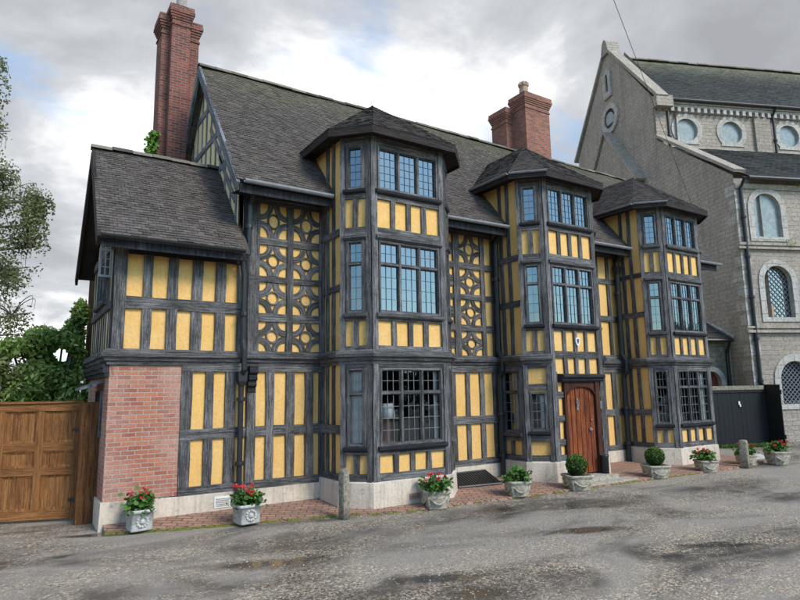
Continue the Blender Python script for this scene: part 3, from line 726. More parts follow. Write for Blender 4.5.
# ---- bays
def face_frames(x0):
    P=[V((x0,9.2,0)),V((x0,8.49,0)),V((x0+.36,8.12,0)),V((x0+1.82,8.12,0)),V((x0+2.18,8.49,0)),V((x0+2.18,9.2,0))]
    out=[]
    for a,b in zip(P[:-1],P[1:]):
        u=(b-a); L=u.length; u.normalize(); out.append((Frame(a,u,V((u.y,-u.x,0))),L))
    return P,out
WZ=[(.95,2.15,1.76),(3.02,4.20,3.82),(5.06,5.80,None)]
PZ=[(.42,.94),(2.42,3.0),(4.24,5.04)]
TOPZ=5.96
def bay(i,x0):
    P,FF=face_frames(x0)
    inf=MB(); fr=MB(); jt=MB(); pl=MB()
    bayo=empty('window_bay',None,H)
    for k,(F,L) in enumerate(FF):
        side=k in (0,4); cant=k in (1,3); front=k==2
        ext=1.05 if side else 0     # the upper side walls run back into the roof
        if side:
            ua,ub=(-.9,L) if k==0 else (0,L+.9)
            if i==1 and k==0:       # porch bay: a window in its side wall
                inf.face([F.p(0,-.02,.4),F.p(L,-.02,.4),F.p(L,-.02,.86),F.p(0,-.02,.86)])
            else: infill(inf,F,0,L,.40,2.25)
            infill(inf,F,0,L,2.35,5.0)
            # cheek above the main eaves
            c=[F.p(L,-.02,5.0),F.p(L,-.02,TOPZ),F.p(-.45,-.02,TOPZ),F.p(0.0,-.02,5.0)] if k==0 else [F.p(0,-.02,5.0),F.p(L,-.02,5.0),F.p(L+.45,-.02,TOPZ),F.p(0,-.02,TOPZ)]
            inf.face(c)
            us=[.03,.20,.42] if k==0 else [.25,.47,.62]
            if not(i==1 and k==0):
                for u in us: fr.beam(F,u,u+.075,T0,T1,.44,2.2)
                fr.beam(F,0,L,T0,T1+.004,1.13,1.27,.005); 
            for u in us: fr.beam(F,u,u+.075,T0,T1,2.42,TOPZ if abs(u-(L if k==0 else 0))<.55 else 5.3)
            fr.beam(F,0,L,T0,T1+.004,3.39,3.5,.005); fr.beam(F,0,L,T0,T1+.004,4.31,4.42,.005)
            fr.beam(F,0,L,T0,T1+.004,.42,.53,.005)
            if k==0: fr.strip(F,[(.30,5.12),(-.42,5.99)],.11,T0,T1+.01)
            else: fr.strip(F,[(L-.30,5.12),(L+.42,5.99)],.11,T0,T1+.01)
        else:
            fw=.105 if front else .085
            for pz in PZ[1:] if (i==1) else PZ: infill(inf,F,0,L,*pz)
            infill(inf,F,0,L,5.78,TOPZ)
            if i==1: infill(inf,F,0,L,.42,2.42 if front else .94)
            if i==1 and cant: infill(inf,F,0,L,1.70,2.3)
            # corner posts
            for a,b in ((0,fw),(L-fw,L)): fr.beam(F,a,b,T0,T1+.012,.42 if not(i==1 and front) else .42,TOPZ,.007)
            # flanking posts + heads of the windows
            n=4 if front else 2; iw=(L-2*fw)
            for (z0,z1,tr),lv in zip(WZ,range(3)):
                if i==1 and lv==0: continue
                wu0,wu1=(fw+.02,L-fw-.02) if front else (fw+.03,L-fw-.03)
                window(F,wu0,wu1,z0,z1,3 if front else 1,tr,(2,4) if tr else (5,),3 if (front or lv==0) else 2,
                       'glass_low' if lv==0 else 'glass_up','lead' if lv==0 else 'lead_dark',True,lv==1)
                for a,b in ((fw,wu0),(wu1,L-fw)): fr.beam(F,a,b,T0,T1,z0-.04,z1+.04,.001)
            for (z0,z1),lv in zip(((.54,.82),(2.50,2.90),(4.42,4.90)),range(3)):
                if i==1 and lv==0: continue
                sw=.085
                for q in range(1,n):
                    u=fw+iw*q/n; fr.beam(F,u-sw/2,u+sw/2,T0,T1,z0-.04,z1+.04)
                fr.beam(F,fw,L-fw,T0,T1+.005,z0-.1 if lv else z0-.12,z0,.005)
                fr.beam(F,fw,L-fw,T0,T1+.005,z1,WZ[lv][0]-.004,.005)
            # rails under the jetty, over the windows and under the eaves
            if not (i==1): fr.beam(F,fw,L-fw,T0,T1+.005,2.155,2.24,.003)
            fr.beam(F,fw,L-fw,T0,T1+.005,4.205,4.33,.003); fr.beam(F,fw,L-fw,T0,T1+.005,5.80,TOPZ,.003)
        if not (i==1 and front): jet(jt,F,0,L,miter=(.40 if k in(2,3) else (.40 if k==1 else 0),.40 if k in(1,2) else 0) if k!=0 else (0,.40))
    # plinth: one swept block outside the timber
    ring=lambda d,z:[V((x0-d,9.2,z)),V((x0-d,8.49-d*.41,z)),V((x0+.36-d*.41,8.12-d,z)),V((x0+1.82+d*.41,8.12-d,z)),V((x0+2.18+d,8.49-d*.41,z)),V((x0+2.18+d,9.2,z))]
    if i!=1: pl.loft([ring(.06,-.1),ring(.055,.2),ring(.045,.41),ring(.01,.435)],True)
    else:
        # leave the doorway open
        dA,dB=8.90,9.97
        for (a,b) in ((0,1),(1,0)):
            def rg(d,z,side=a):
                r=ring(d,z)
                return [r[0],r[1],r[2],V((dA,8.12-d,z)),V((dA,9.2,z))] if side==0 else [V((dB,9.2,z)),V((dB,8.12-d,z)),r[3],r[4],r[5]]
            pl.loft([rg(.06,-.1),rg(.055,.2),rg(.045,.41),rg(.01,.435)],True)
    inf.build('infill',M['yellow'],bayo); fr.build('timber_frame',M['timber'],bayo); sections(jt,'jetty_rail',M['timber'],bayo,(9.4,)); sections(pl,'plinth',M['plinth'],bayo,(9.4,))
    # roof
    e=.27; zE=6.03; ap=V((x0+1.09,9.28,7.17)); bk=V((x0+1.09,10.62,7.17))
    E=[V((x0-e,9.75,zE)),V((x0-e,8.38,zE)),V((x0+.36-.11,7.85,zE)),V((x0+1.82+.11,7.85,zE)),V((x0+2.18+e,8.38,zE)),V((x0+2.18+e,9.75,zE))]
    r=MB()
    def plane(a,b,tops):
        ud=(b-a).normalized(); nn=ud.cross(tops[0]-a).normalized(); sd=nn.cross(ud)
        if sd.z<0: sd=-sd
        poly=[(0,0),((b-a).length,0)]+[((t-a).dot(ud),(t-a).dot(sd)) for t in tops]
        r.tiles(a,ud,sd,poly,.068,.105,.012,.004,wave=.008)
    Lb=V((x0-e,9.75,zE)); 
    plane(E[0],E[1],[ap,bk]); plane(E[1],E[2],[ap]); plane(E[2],E[3],[ap]); plane(E[3],E[4],[ap]); plane(E[4],E[5],[bk,ap])
    br=r.build('bay_roof',M['tile_bay'],bayo)
    # soffit, fascia
    s=MB(); Ei=[V((p.x,p.y,0)) for p in E]; inn=ring(-.02,0)
    inn[0]=V((x0+.02,9.75,0)); inn[5]=V((x0+2.16,9.75,0))
    for a in range(5):
        b=a+1; s.face([Ei[a]+Z*5.94,Ei[b]+Z*5.94,inn[b]+Z*5.97,inn[a]+Z*5.97])
        t=(Ei[b]-Ei[a]).normalized(); nn=V((t.y,-t.x,0))
        q=[Ei[a]-nn*.03,Ei[b]-nn*.03]
        s.face([Ei[a]+Z*5.90,Ei[b]+Z*5.90,Ei[b]+Z*6.03,Ei[a]+Z*6.03],[(0,0),(0,(Ei[b]-Ei[a]).length),(.13,(Ei[b]-Ei[a]).length),(.13,0)],.5)
        s.face([q[0]+Z*5.90,q[1]+Z*5.90,q[1]+Z*6.02,q[0]+Z*6.02]); s.face([Ei[a]+Z*5.90,Ei[b]+Z*5.90,q[1]+Z*5.90,q[0]+Z*5.90])
    s.build('eaves',M['timber_brown'],bayo)
    return bayo,FF
bays=[bay(k,x) for k,x in enumerate((4.35,8.29,12.20))]
# light gutters on the second and third bay
for x0 in (8.29,12.20):
    halfgutter((x0-.29,9.6,6.03),(x0-.29,8.38,6.03),'gutter',.04); halfgutter((x0-.28,8.36,6.03),(x0+.25,7.83,6.03),'gutter',.04)

# ---- porch bay ground floor
x0=8.29; FF=bays[1][1]
F0,L0=FF[0]; F1,L1=FF[1]; F2,L2=FF[2]; F3,L3=FF[3]; F4,L4=FF[4]
pf=MB()
# side wall with tall narrow window
window(F0,.14,.60,.95,2.14,1,1.72,(2,4),3,'glass_low','lead',True,False)
for a,b in ((0,.14),(.60,L0)): pf.beam(F0,a,b,T0,T1+.008,.44,2.24)
pf.beam(F0,.14,.60,T0,T1+.004,.80,.86); pf.beam(F0,.14,.60,T0,T1+.004,2.145,2.24); pf.beam(F0,.30,.38,T0,T1,.53,.8)
# canted wall: panel, window, panel
window(F1,.10,.41,.99,1.72,1,None,(4,),3,'glass_low','lead',True,False)
pf.beam(F1,.085,.43,T0,T1+.004,1.76,1.88); pf.beam(F1,.085,.43,T0,T1+.004,2.17,2.24); pf.beam(F1,.085,.43,T0,T1+.004,.80,.90); pf.beam(F1,.085,.43,T0,T1+.004,.43,.54)
for a,b in ((.085,.10),(.41,.43)): pf.beam(F1,a,b,T0,T1+.003,.9,1.76,.001)
# front: door and its surround; u = x-8.65
uL=lambda x:x-(x0+.36)
dx0,dx1=8.94,9.93
pf.beam(F2,uL(8.755),uL(8.80),T0,T1,.45,2.1,.002)
for z in (.78,1.22,1.66): pf.beam(F2,uL(8.755),uL(8.94),T0,T1+.005,z-.055,z+.055); pf.beam(F2,uL(9.93),uL(10.03),T0,T1+.005,z-.055,z+.055)
pf.beam(F2,.105,L2-.105,T0,T1+.006,2.37,2.49); pf.beam(F2,.105,uL(8.94),T0,T1+.006,.43,.54); pf.beam(F2,uL(9.93),L2-.105,T0,T1+.006,.43,.54)
for q in (1,2,3): 
    u=.105+(L2-.21)*q/4; pf.beam(F2,u-.05,u+.05,T0,T1,2.06,2.40)
for (F,L) in (FF[3],FF[4]): 
    pf.beam(F,.0,L,T0,T1+.003,1.1,1.25); pf.beam(F,0,L,T0,T1+.006,.43,.54); pf.beam(F,L/2-.05,L/2+.05,T0,T1,.5,2.2); pf.beam(F,0,L,T0,T1+.002,2.14,2.24)
    infill(wall,F,0,L,.5,2.24,-.022)
pf.build('timber_frame',M['timber'],bays[1][0])
# remove infill behind the doorway is not needed: the door stands proud of it
door=MB()
FD=Frame((8.94,8.12,0),(1,0,0),(0,-1,0))
zb,zs,zt=.16,1.66,1.82
def archz(t): # four-centred head
    a=abs(2*t-1); return zs+(zt-zs)*(1-a**2.6)**.8
lw=.80; l0=.07
for k in range(6):
    a,b=l0+lw*k/6+.006,l0+lw*(k+1)/6-.006
    off=(random.uniform(0,30),random.uniform(0,30)); tint=random.random()
    ta,tb=(a-l0)/lw,(b-l0)/lw
    c=[]
    poly=[(a,zb),(b,zb),(b,archz(tb)),((a+b)/2,archz((ta+tb)/2)),(a,archz(ta))]
    A=[FD.p(u,.012,z) for u,z in poly]; Bk=[FD.p(u,-.03,z) for u,z in poly]
    door.face(A,[(u+off[0],z+off[1]) for u,z in poly],tint)
    for i in range(5):
        j=(i+1)%5; door.face([Bk[i],Bk[j],A[j],A[i]],[(0,0),(0,.1),(.03,.1),(.03,0)],.1)
door.face([FD.p(l0,-.012,zb),FD.p(l0+lw,-.012,zb),FD.p(l0+lw,-.012,zt),FD.p(l0,-.012,zt)],None,.0)
dr=door.build('front_door',M['door'],H)
cov=MB()   # cover strips of the planks
for k in range(1,6):
    u=l0+lw*k/6; cov.beam(FD,u-.016,u+.016,-.01,.024,zb,archz(k/6)-.01,.001)
cov.build('cover_strip',M['door'],dr)
dfm=MB()
dfm.beam(FD,0,.07,-.05,.05,.12,1.90,.003); dfm.beam(FD,.87,.99,-.05,.07,.12,1.90,.003)
N=14   # spandrel with arched head
for k in range(N):
    a,b=l0+lw*k/N,l0+lw*(k+1)/N
    dfm.prism(FD,[(a,archz(k/N)),(b,archz((k+1)/N)),(b,1.90),(a,1.90)],-.03,.045,.5)
dfm.strip(FD,[(l0+lw*k/20,archz(k/20)) for k in range(21)],.03,-.02,.06)
dfm.build('door_frame',M['door_dark'],dr)
hd=MB(); prof=[(-.03,1.90),(.08,1.90),(.11,1.93),(.11,1.97),(.15,1.99),(.15,2.03),(.02,2.06),(-.03,2.06)]
hd.loft([[FD.p(-.10,d,z) for d,z in prof],[FD.p(1.10,d,z) for d,z in prof]]); hd.build('door_hood',M['timber_dark'],H)
kn=MB(); kn.box(FD,.335,.375,.024,.04,1.36,1.58); kn.tube([FD.p(.355,.045,1.56),FD.p(.325,.055,1.5),FD.p(.355,.06,1.43),FD.p(.385,.055,1.5),FD.p(.355,.045,1.56)],.008,6); kn.build('knocker',M['steel'],dr)
hn=MB()
hn.lathe((0,0,0),[(0.001,0),(.001,.001)],4) if False else None
for (u,z,r) in ((.70,.98,.035),(.74,1.16,.02)):
    c=FD.p(u,.03,z); hn.tube([c,c+FD.n*.012],r,12); 
hn.tube([FD.p(.70,.05,.98),FD.p(.70,.075,.98),FD.p(.66,.08,.965)],.009,6); hn.build('handle',M['steel'],dr)
stp=MB(); stp.slab([(8.98,7.78,.13),(9.96,7.74,.13),(9.95,8.30,.13),(8.96,8.30,.13)],.2); stp.slab([(8.86,7.52,.065),(10.2,7.50,.065),(10.2,7.76,.065),(8.86,7.78,.065)],.1); stp.build('doorstep',M['trough'],H)
# heraldic shield over the door
sh=MB(); F=F2; cu=uL(9.41)
sh.prism(F,[(cu-.055,2.77),(cu+.055,2.77),(cu+.055,2.68),(cu+.03,2.625),(cu,2.60),(cu-.03,2.625),(cu-.055,2.68)],.02,.045)
so=sh.build('shield_plaque',M['white'],H); s2=MB(); s2.prism(F,[(cu-.032,2.745),(cu+.032,2.745),(cu+.03,2.69),(cu,2.645),(cu-.03,2.69)],.044,.05); s2.build('shield_charge',M['lead_dark'],so)
# letterbox-like door bell plate by the jamb omitted: photo shows only the small plaque
pq=MB(); pq.box(F2,uL(9.955),uL(10.02),.02,.035,1.36,1.52); pq.build('wall_plaque',M['timber_pale'],H)

CUT=(2.97,5.4,9.37,13.3); sections(wall,'wall_infill',M['yellow'],H,CUT); sections(cream,'gable_infill',M['cream'],H,(2.0,)); sections(frame,'timber_frame',M['timber'],H,CUT); sections(frame_dark,'dark_timber_frame',M['timber_dark'],H,(1.129,2.9))
sections(plinth,'plinth',M['plinth'],H,(2.05,5.4,9.37)); sections(jetty,'jetty_rail',M['timber'],H,(3.0,5.4,9.37)); brick.build('brick_pier',M['brick'],H)
# hidden envelope: back walls, floors, added lining coloured dark so rooms look unlit
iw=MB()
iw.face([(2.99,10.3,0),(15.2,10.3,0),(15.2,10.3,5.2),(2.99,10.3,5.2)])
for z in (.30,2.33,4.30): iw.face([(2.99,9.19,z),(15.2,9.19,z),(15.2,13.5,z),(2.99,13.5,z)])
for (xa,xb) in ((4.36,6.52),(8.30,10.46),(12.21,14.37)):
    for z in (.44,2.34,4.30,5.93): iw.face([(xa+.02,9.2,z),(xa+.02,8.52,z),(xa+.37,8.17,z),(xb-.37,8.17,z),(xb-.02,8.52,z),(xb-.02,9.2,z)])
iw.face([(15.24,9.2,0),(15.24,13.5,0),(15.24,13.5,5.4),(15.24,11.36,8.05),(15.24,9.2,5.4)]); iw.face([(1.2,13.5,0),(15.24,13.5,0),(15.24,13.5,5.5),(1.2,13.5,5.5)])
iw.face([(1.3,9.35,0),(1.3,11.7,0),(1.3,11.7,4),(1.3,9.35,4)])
iw.build('dark_lining',M['inner'],H)
# plain back and right walls
bw=MB(); bw.face([(2.97,13.52,0),(15.26,13.52,0),(15.26,13.52,5.3),(2.97,13.52,5.3)]); bw.face([(15.26,9.2,.3),(15.26,13.52,.3),(15.26,13.52,5.3),(15.26,11.36,8.0),(15.26,9.2,5.3)]); bw.face([(1.13,11.72,0),(2.97,11.72,0),(2.97,11.72,4.0),(1.13,11.72,4.0)])
bw.build('rear_wall',M['cream'],H)

# ---- downpipes
def downpipe(pts,r=.042,coll=(),hop=None):
    m=MB(); m.tube(pts,r,10)
    for p in coll: m.lathe((p[0],p[1],p[2]),[(r*1.55,-.03),(r*1.6,.0),(r*1.55,.03)],10)
    if hop: m.lathe(hop,[(.05,-.12),(.09,-.05),(.10,.08),(.105,.1)],4,rot=.785)
    return m.build('drainpipe',M['iron'],H)
downpipe([(2.92,9.06,3.85),(2.96,9.06,3.6),(2.96,9.05,2.6),(2.96,8.98,2.45),(2.96,8.98,2.15),(2.96,9.10,2.0),(2.96,9.10,.1)],.042,[(2.96,9.055,3.0),(2.96,9.10,1.7),(2.96,9.10,.75),(2.96,9.1,.3)],(2.96,9.08,2.02))
downpipe([(3.0,8.72,4.98),(3.01,9.0,4.75),(3.01,9.05,3.95)],.038,[(3.01,9.04,4.4)])
downpipe([(8.17,8.72,5.0),(8.21,9.05,4.75),(8.21,9.08,2.55),(8.2,8.98,2.4),(8.2,8.98,2.15),(8.21,9.08,2.0),(8.21,9.08,.1)],.05,[(8.21,9.08,4.0),(8.21,9.08,1.3),(8.21,9.08,.5)])
downpipe([(12.05,8.72,5.0),(12.08,9.05,4.75),(12.08,9.08,2.55),(12.08,8.98,2.4),(12.08,8.98,2.15),(12.08,9.08,2.0),(12.08,9.08,.1)],.055,[(12.08,9.08,4.0),(12.08,9.08,1.3),(12.08,9.08,.5)],(12.08,9.06,4.55))
downpipe([(8.0,8.7,4.98),(8.05,9.0,4.8)],.03)
# air brick and plinth vent
av=MB(); av.box(FM,2.62,2.86,.028,.04,.13,.29)
avo=av.build('air_vent',M['white'],H); a2=MB()
for k in range(5): a2.box(FM,2.64,2.84,.039,.046,.15+.025*k,.162+.025*k)
a2.build('vent_slat',M['trough'],avo)
a3=MB(); a3.box(Frame((5.0,8.06,0),(1,0,0),(0,-1,0)),.33,.52,-.02,.012,.12,.2); a3.build('air_brick',M['brick'],H)

# ---- chimneys
def chimney(name_mat,blocks,z0,z1,pots,capn=4):
    c=MB(); cap=MB()
    for j,(xa,xb,ya,yb,dz) in enumerate(blocks):
        F=Frame((xa,ya,0),(1,0,0),(0,-1,0)); w,d=xb-xa,yb-ya
        c.box(F,0,w,-d,0,z0,z1+dz-.44)
        cz=z1+dz-.44; e=0
        for (h,o) in ((.035,.02),(.09,.0),(.05,.018),(.05,.036),(.05,.054),(.07,.072),(.09,.06)):
            cap.box(F,-o,w+o,-d-o,o,cz,cz+h-.002,.5); cz+=h
    ch=c.build('chimney',M[name_mat],H); cap.build('corbelled_cap',M[name_mat],ch)
    for (x,y,z,r,h,kind) in pots:
        p=MB()
        if kind=='tall': p.lathe((x,y,z),[(r*1.1,0),(r,.05),(r*.85,h*.6),(r*.85,h*.8),(r,h*.85),(r,h)],14); p.build('chimney_pot',M['pot_grey'],ch)
        else:
            p.lathe((x,y,z),[(r*1.2,0),(r*1.2,.06),(r,.08),(r*.95,h*.7),(r*1.15,h*.72),(r*1.15,h*.8),(r*.9,h*.82),(r*.75,h)],8)
            for k in range(8):
                a=k*math.pi/4; p.lathe((x+r*math.cos(a),y+r*math.sin(a),z+h*.8),[(.03,0),(.012,.08)],5)
            p.build('chimney_pot',M['terracotta'],ch)
    return ch
c1=chimney('chimney_brick',[(2.33,2.70,12.2,12.8,0),(2.17,2.33,12.42,12.92,-.14),(2.70,2.94,12.45,12.95,-.14),(2.3,2.7,12.8,13.05,-.2)],0.,9.90,[(2.56,12.5,9.87,.12,.75,'tall')])
c2=chimney('chimney_orange',[(11.25,12.17,10.98,11.5,0),(11.02,12.4,11.5,12.0,-.30),(11.3,12.15,12.0,12.4,-.1)],4.5,9.80,[(11.45,11.2,9.78,.125,.44,'crown')])
# mortar flaunching and stubs on the second chimney
st=MB()
for (x,y,z,s) in ((11.75,11.2,9.78,.14),(12.0,11.2,9.78,.09),(11.12,11.75,9.48,.10)): st.lathe((x,y,z),[(s,0),(s*.9,.06),(s*.5,.10)],9)
st.build('mortar_flaunching',M['trough'],c2)
# ivy at the foot of the first chimney
def leafquad(m,p,size,t,asp=.6,up=0):
    a=V((random.gauss(0,1),random.gauss(0,1),random.gauss(0,1)+up)).normalized(); b=a.orthogonal().normalized(); b=(Matrix.Rotation(random.uniform(0,6.28),3,a)@b); c=a.cross(b)
    s=size*random.uniform(.7,1.3)
    m.face([p-b*s*.5,p+c*s*asp*.5-b*s*.05,p+b*s*.5,p-c*s*asp*.5-b*s*.05],None,t)
iv=MB()
for k in range(1800):
    z=random.random()**1.1; p=V((2.13+random.gauss(0,.05)-(1-z)*.14,12.40+random.uniform(-.08,.45),5.6+z*1.5)); leafquad(iv,p,.085,random.random(),.8)
for k in range(250): p=V((random.uniform(2.0,2.28),12.38+random.gauss(0,.03),5.3+random.random()**2*1.2)); leafquad(iv,p,.08,random.random(),.8)
iv.build('ivy',M['ivy'],H)

# ---- things inside the ground floor of bay one
lamp=empty('table_lamp',(5.07,8.27,.44)); tag(lamp,'table lamp with a white drum shade standing inside the first bay window','lamp')
l=MB(); l.lathe((5.07,8.27,.44),[(.10,0),(.10,.5),(.12,.52),(.12,.56),(.05,.58),(.045,.7),(.05,.85),(.04,.98)],14); l.build('lamp_base',M['lamp_base'],lamp,True)
l=MB(); l.lathe((5.07,8.27,1.36),[(.125,0),(.095,.23)],20); l.build('lamp_shade',M['lamp_shade'],lamp,True)
def curtain(name,F,u0,u1,d,z0,z1,tie=0):
    m=MB(); n=26; rings=[]
    for z in (z0,z0+(z1-z0)*.35,z0+(z1-z0)*.6,z1):
        k=(1-tie) if z==z0 else (1-tie*.4 if z<z1-.4 else 1)
        rings.append([F.p(u0+(u1-u0)*i/n*k,d+.018*math.sin(i*1.9),z) for i in range(n+1)])
    m.loft(rings,False,.5,closed=False); return m.build(name,M['curtain'],H,True)
FB1=bays[0][1]
curtain('curtain',FB1[1][0],.06,.40,-.07,.7,2.16,.35)
curtain('curtain',FB1[2][0],1.26,1.35,-.12,.7,2.16)
curtain('curtain',F1,.30,.42,-.08,.8,1.75); curtain('curtain',F0,.32,.58,-.09,.8,2.14)
curtain('curtain',bays[2][1][2][0],1.12,1.34,-.10,.7,2.16); curtain('curtain',bays[1][1][2][0],1.02,1.34,-.10,2.95,4.2)

# ================================================================= CHURCH
CP=V((20.28,9.26,0)); cw=V((.922,-.3875,0)).normalized(); cn=V((.3875,.922,0)).normalized()
FA=Frame(CP,cw,-cn)                 # aisle wall, u = s
FN=Frame(CP+cn*3.85,cw,-cn)         # clerestory wall
FGb=Frame(CP+cw*-1.2,cn,-cw)        # gable end wall, u = n
church=empty('stone_church',tuple(CP+cn*7)); tag(church,'large grey stone church with round clerestory windows behind the black gate','church')
CH=church; S1=17
def arch_poly(u,w,z0,zs,n=12):
    return [(u-w,z0),(u+w,z0)]+[(u+w*math.cos(math.pi*k/n),zs+w*math.sin(math.pi*k/n)) for k in range(n+1)]
def wall_with_holes(mb,F,u0,u1,z0,z1,holes,depth=.25,d=0):
    """holes: list of convex polys; wall built as column strips around each hole"""
    holes=sorted(holes,key=lambda h:min(p[0] for p in h)); 
    def band(ua,ub,za,zb):
        if ub-ua>1e-4 and zb-za>1e-4: mb.face([F.p(ua,d,za),F.p(ub,d,za),F.p(ub,d,zb),F.p(ua,d,zb)])
    cols=[]
    for h in holes:
        a,b=min(p[0] for p in h),max(p[0] for p in h)
        if cols and abs(cols[-1][0]-a)<.02: cols[-1][2].append(h)
        else: cols.append([a,b,[h]])
    u=u0
    for a,b,hs in cols:
        band(u,a,z0,z1); z=z0
        for h in sorted(hs,key=lambda h:min(p[1] for p in h)):
            lo,hi=min(p[1] for p in h),max(p[1] for p in h); band(a,b,z,lo); z=hi
            # fill corners between hole polygon and its bounding box
            xs=sorted(set(round(p[0],5) for p in h))
            def yat(x,top):
                ys=[]
                for i in range(len(h)):
                    p,q=h[i],h[(i+1)%len(h)]
                    if min(p[0],q[0])-1e-6<=x<=max(p[0],q[0])+1e-6:
                        if abs(p[0]-q[0])<1e-6: ys+= [p[1],q[1]]
                        else: ys.append(p[1]+(q[1]-p[1])*(x-p[0])/(q[0]-p[0]))
                return max(ys) if top else min(ys)
            for xa,xb in zip(xs[:-1],xs[1:]):
                ta,tb=yat(xa,1),yat(xb,1); la,lb=yat(xa,0),yat(xb,0)
                if hi-min(ta,tb)>1e-4: mb.face([F.p(xa,d,ta),F.p(xb,d,tb),F.p(xb,d,hi),F.p(xa,d,hi)])
                if max(la,lb)-lo>1e-4: mb.face([F.p(xa,d,lo),F.p(xb,d,lo),F.p(xb,d,lb),F.p(xa,d,la)])
            for i in range(len(h)):
                p,q=h[i],h[(i+1)%len(h)]; mb.face([F.p(p[0],d,p[1]),F.p(q[0],d,q[1]),F.p(q[0],d-depth,q[1]),F.p(p[0],d-depth,p[1])])
        band(a,b,z,z1); u=b
    band(u,u1,z0,z1)
def surround(mb,F,inner,outer,d0,d1):
    n=len(inner)
    for i in range(n):
        k=(i+1)%n; t=random.random()
        mb.face([F.p(*[outer[i][0],d1,outer[i][1]]),F.p(outer[k][0],d1,outer[k][1]),F.p(inner[k][0],d1,inner[k][1]),F.p(inner[i][0],d1,inner[i][1])],None,t)
        mb.face([F.p(outer[i][0],d0,outer[i][1]),F.p(outer[k][0],d0,outer[k][1]),F.p(outer[k][0],d1,outer[k][1]),F.p(outer[i][0],d1,outer[i][1])],None,t)
        mb.face([F.p(inner[k][0],d0-.15,inner[k][1]),F.p(inner[i][0],d0-.15,inner[i][1]),F.p(inner[i][0],d1,inner[i][1]),F.p(inner[k][0],d1,inner[k][1])],None,t)
def church_window(F,inner,outer,grid=None,door=None):
    s=MB(); surround(s,F,inner,outer,0,.035); w=s.build('window',M['stone_pale'],CH)
    g=MB(); dp_=-.17 if grid else -.09; g.face([F.p(u,dp_,z) for u,z in inner]); g.build('pane',M['glass_church' if grid else 'glass_frost'],w)
    if grid:
        b=MB(); us=[p[0] for p in inner]; zs=[p[1] for p in inner]; u0,u1,z0,z1=min(us),max(us),min(zs),max(zs); st=grid
        def inside(u,z):
            r=False; n=len(inner)
            for i in range(n):
                (a,bz),(c,dz)=inner[i],inner[(i+1)%n]
                if (bz>z)!=(dz>z) and u<(c-a)*(z-bz)/(dz-bz)+a: r=not r
            return r
        k=u0-(z1-z0)
        for sg in (1,-1):
            t=u0-(z1-z0)
            while t<u1+(z1-z0):
                run=[]; N=40
                for i in range(N+1):
                    z=z0+(z1-z0)*i/N; u=t+sg*(z-z0) if sg>0 else t+(z1-z0)-(z-z0)
                    if inside(u,z): run.append((u,z))
                if len(run)>2: b.strip(F,[run[0],run[-1]],.018,-.16,-.145,tint=.5)
                t+=st
        b.build('leading',M['lead'],w)
    return w
OS=[.2,2.2,4.85,6.85,9.5,11.5,14.1]
circ=lambda u,z,r,n=24:[(u+r*math.cos(2*math.pi*k/n),z+r*math.sin(2*math.pi*k/n)) for k in range(n)]
cm=MB(); wall_with_holes(cm,FN,-1.2,S1,10.6,13.0,[circ(s,11.86,.5) for s in OS])
A3=[.0,2.65,5.3,7.95,10.6,13.2]
wu=[arch_poly(s-.1,.54,6.45,7.45) for s in A3]; wm=[arch_poly(s+.02,.54,3.85,5.05) for s in A3]; wl_=[arch_poly(s+.3,.62,1.15,1.95) for s in A3]
for hs,a,b in ((wl_,-.2,3.5),(wm,3.5,6.15),(wu,6.15,8.4)): wall_with_holes(cm,FA,-1.2,S1,a,b,hs)
cm.build('wall',M['stone'],CH)
for s in OS:
    inn=circ(s,11.86,.47); out=circ(s,11.86,.68)
    out=[(u,max(z,11.27)) for u,z in out]; out=[(u if z>11.28 else (s+math.copysign(.52,u-s) if abs(u-s)>.3 else u),z) for u,z in out]
    church_window(FN,inn,out)
def arch_out(s,w,z0,zs,e,n=12): return [(s-w-e,z0-e*.7),(s+w+e,z0-e*.7)]+[(s+(w+e)*math.cos(math.pi*k/n),zs+(w+e)*math.sin(math.pi*k/n)) for k in range(n+1)]
for s in A3:
    church_window(FA,arch_poly(s-.1,.50,6.47,7.42),arch_out(s-.1,.50,6.47,7.42,.20))
    church_window(FA,arch_poly(s+.02,.50,3.87,5.03),arch_out(s+.02,.50,3.87,5.03,.20),.17)
    church_window(FA,arch_poly(s+.3,.57,1.17,1.93),arch_out(s+.3,.57,1.17,1.93,.22),.15)
# gable end
gp=[(0,-.2),(14,-.2),(14,8.5),(10.25,11.3),(10.15,13.0),(6.93,17.0),(3.7,13.0),(3.75,11.3),(0,8.5)]
ge=MB(); 
ge.face([FGb.p(u,0,z) for u,z in gp])
ge.face([FGb.p(u,-.9,z) for u,z in gp][::-1])
ge.build('gable_wall',M['stone_gable'],CH)
cp_=MB()
def coping(pts,w=.34,h=.10,F=FGb):
    for (a,b) in zip(pts[:-1],pts[1:]):
        a,b=V(a),V(b); t=(b-a).normalized(); nn=V((-t.y,t.x)); nn=nn if nn.y>0 else -nn
        q=[a,b,b+nn*h,a+nn*h]; cp_.prism(F,[(x.x,x.y) for x in q],-w,.10,random.random())
coping([(-.15,8.55),(3.75,11.42)]); coping([(3.45,12.95),(6.95,17.05)],.4,.12); coping([(6.93,17.05),(10.4,12.95)],.4,.12); coping([(10.2,11.42),(14.1,8.55)])
cp_.box(FGb,3.40,3.75,-.6,.12,12.6,13.05); cp_.prism(FGb,[(6.6,16.75),(7.26,16.75),(7.1,17.35),(6.93,17.5),(6.76,17.35)],-.5,.11)
cp_.build('coping',M['stone_gable'],CH)
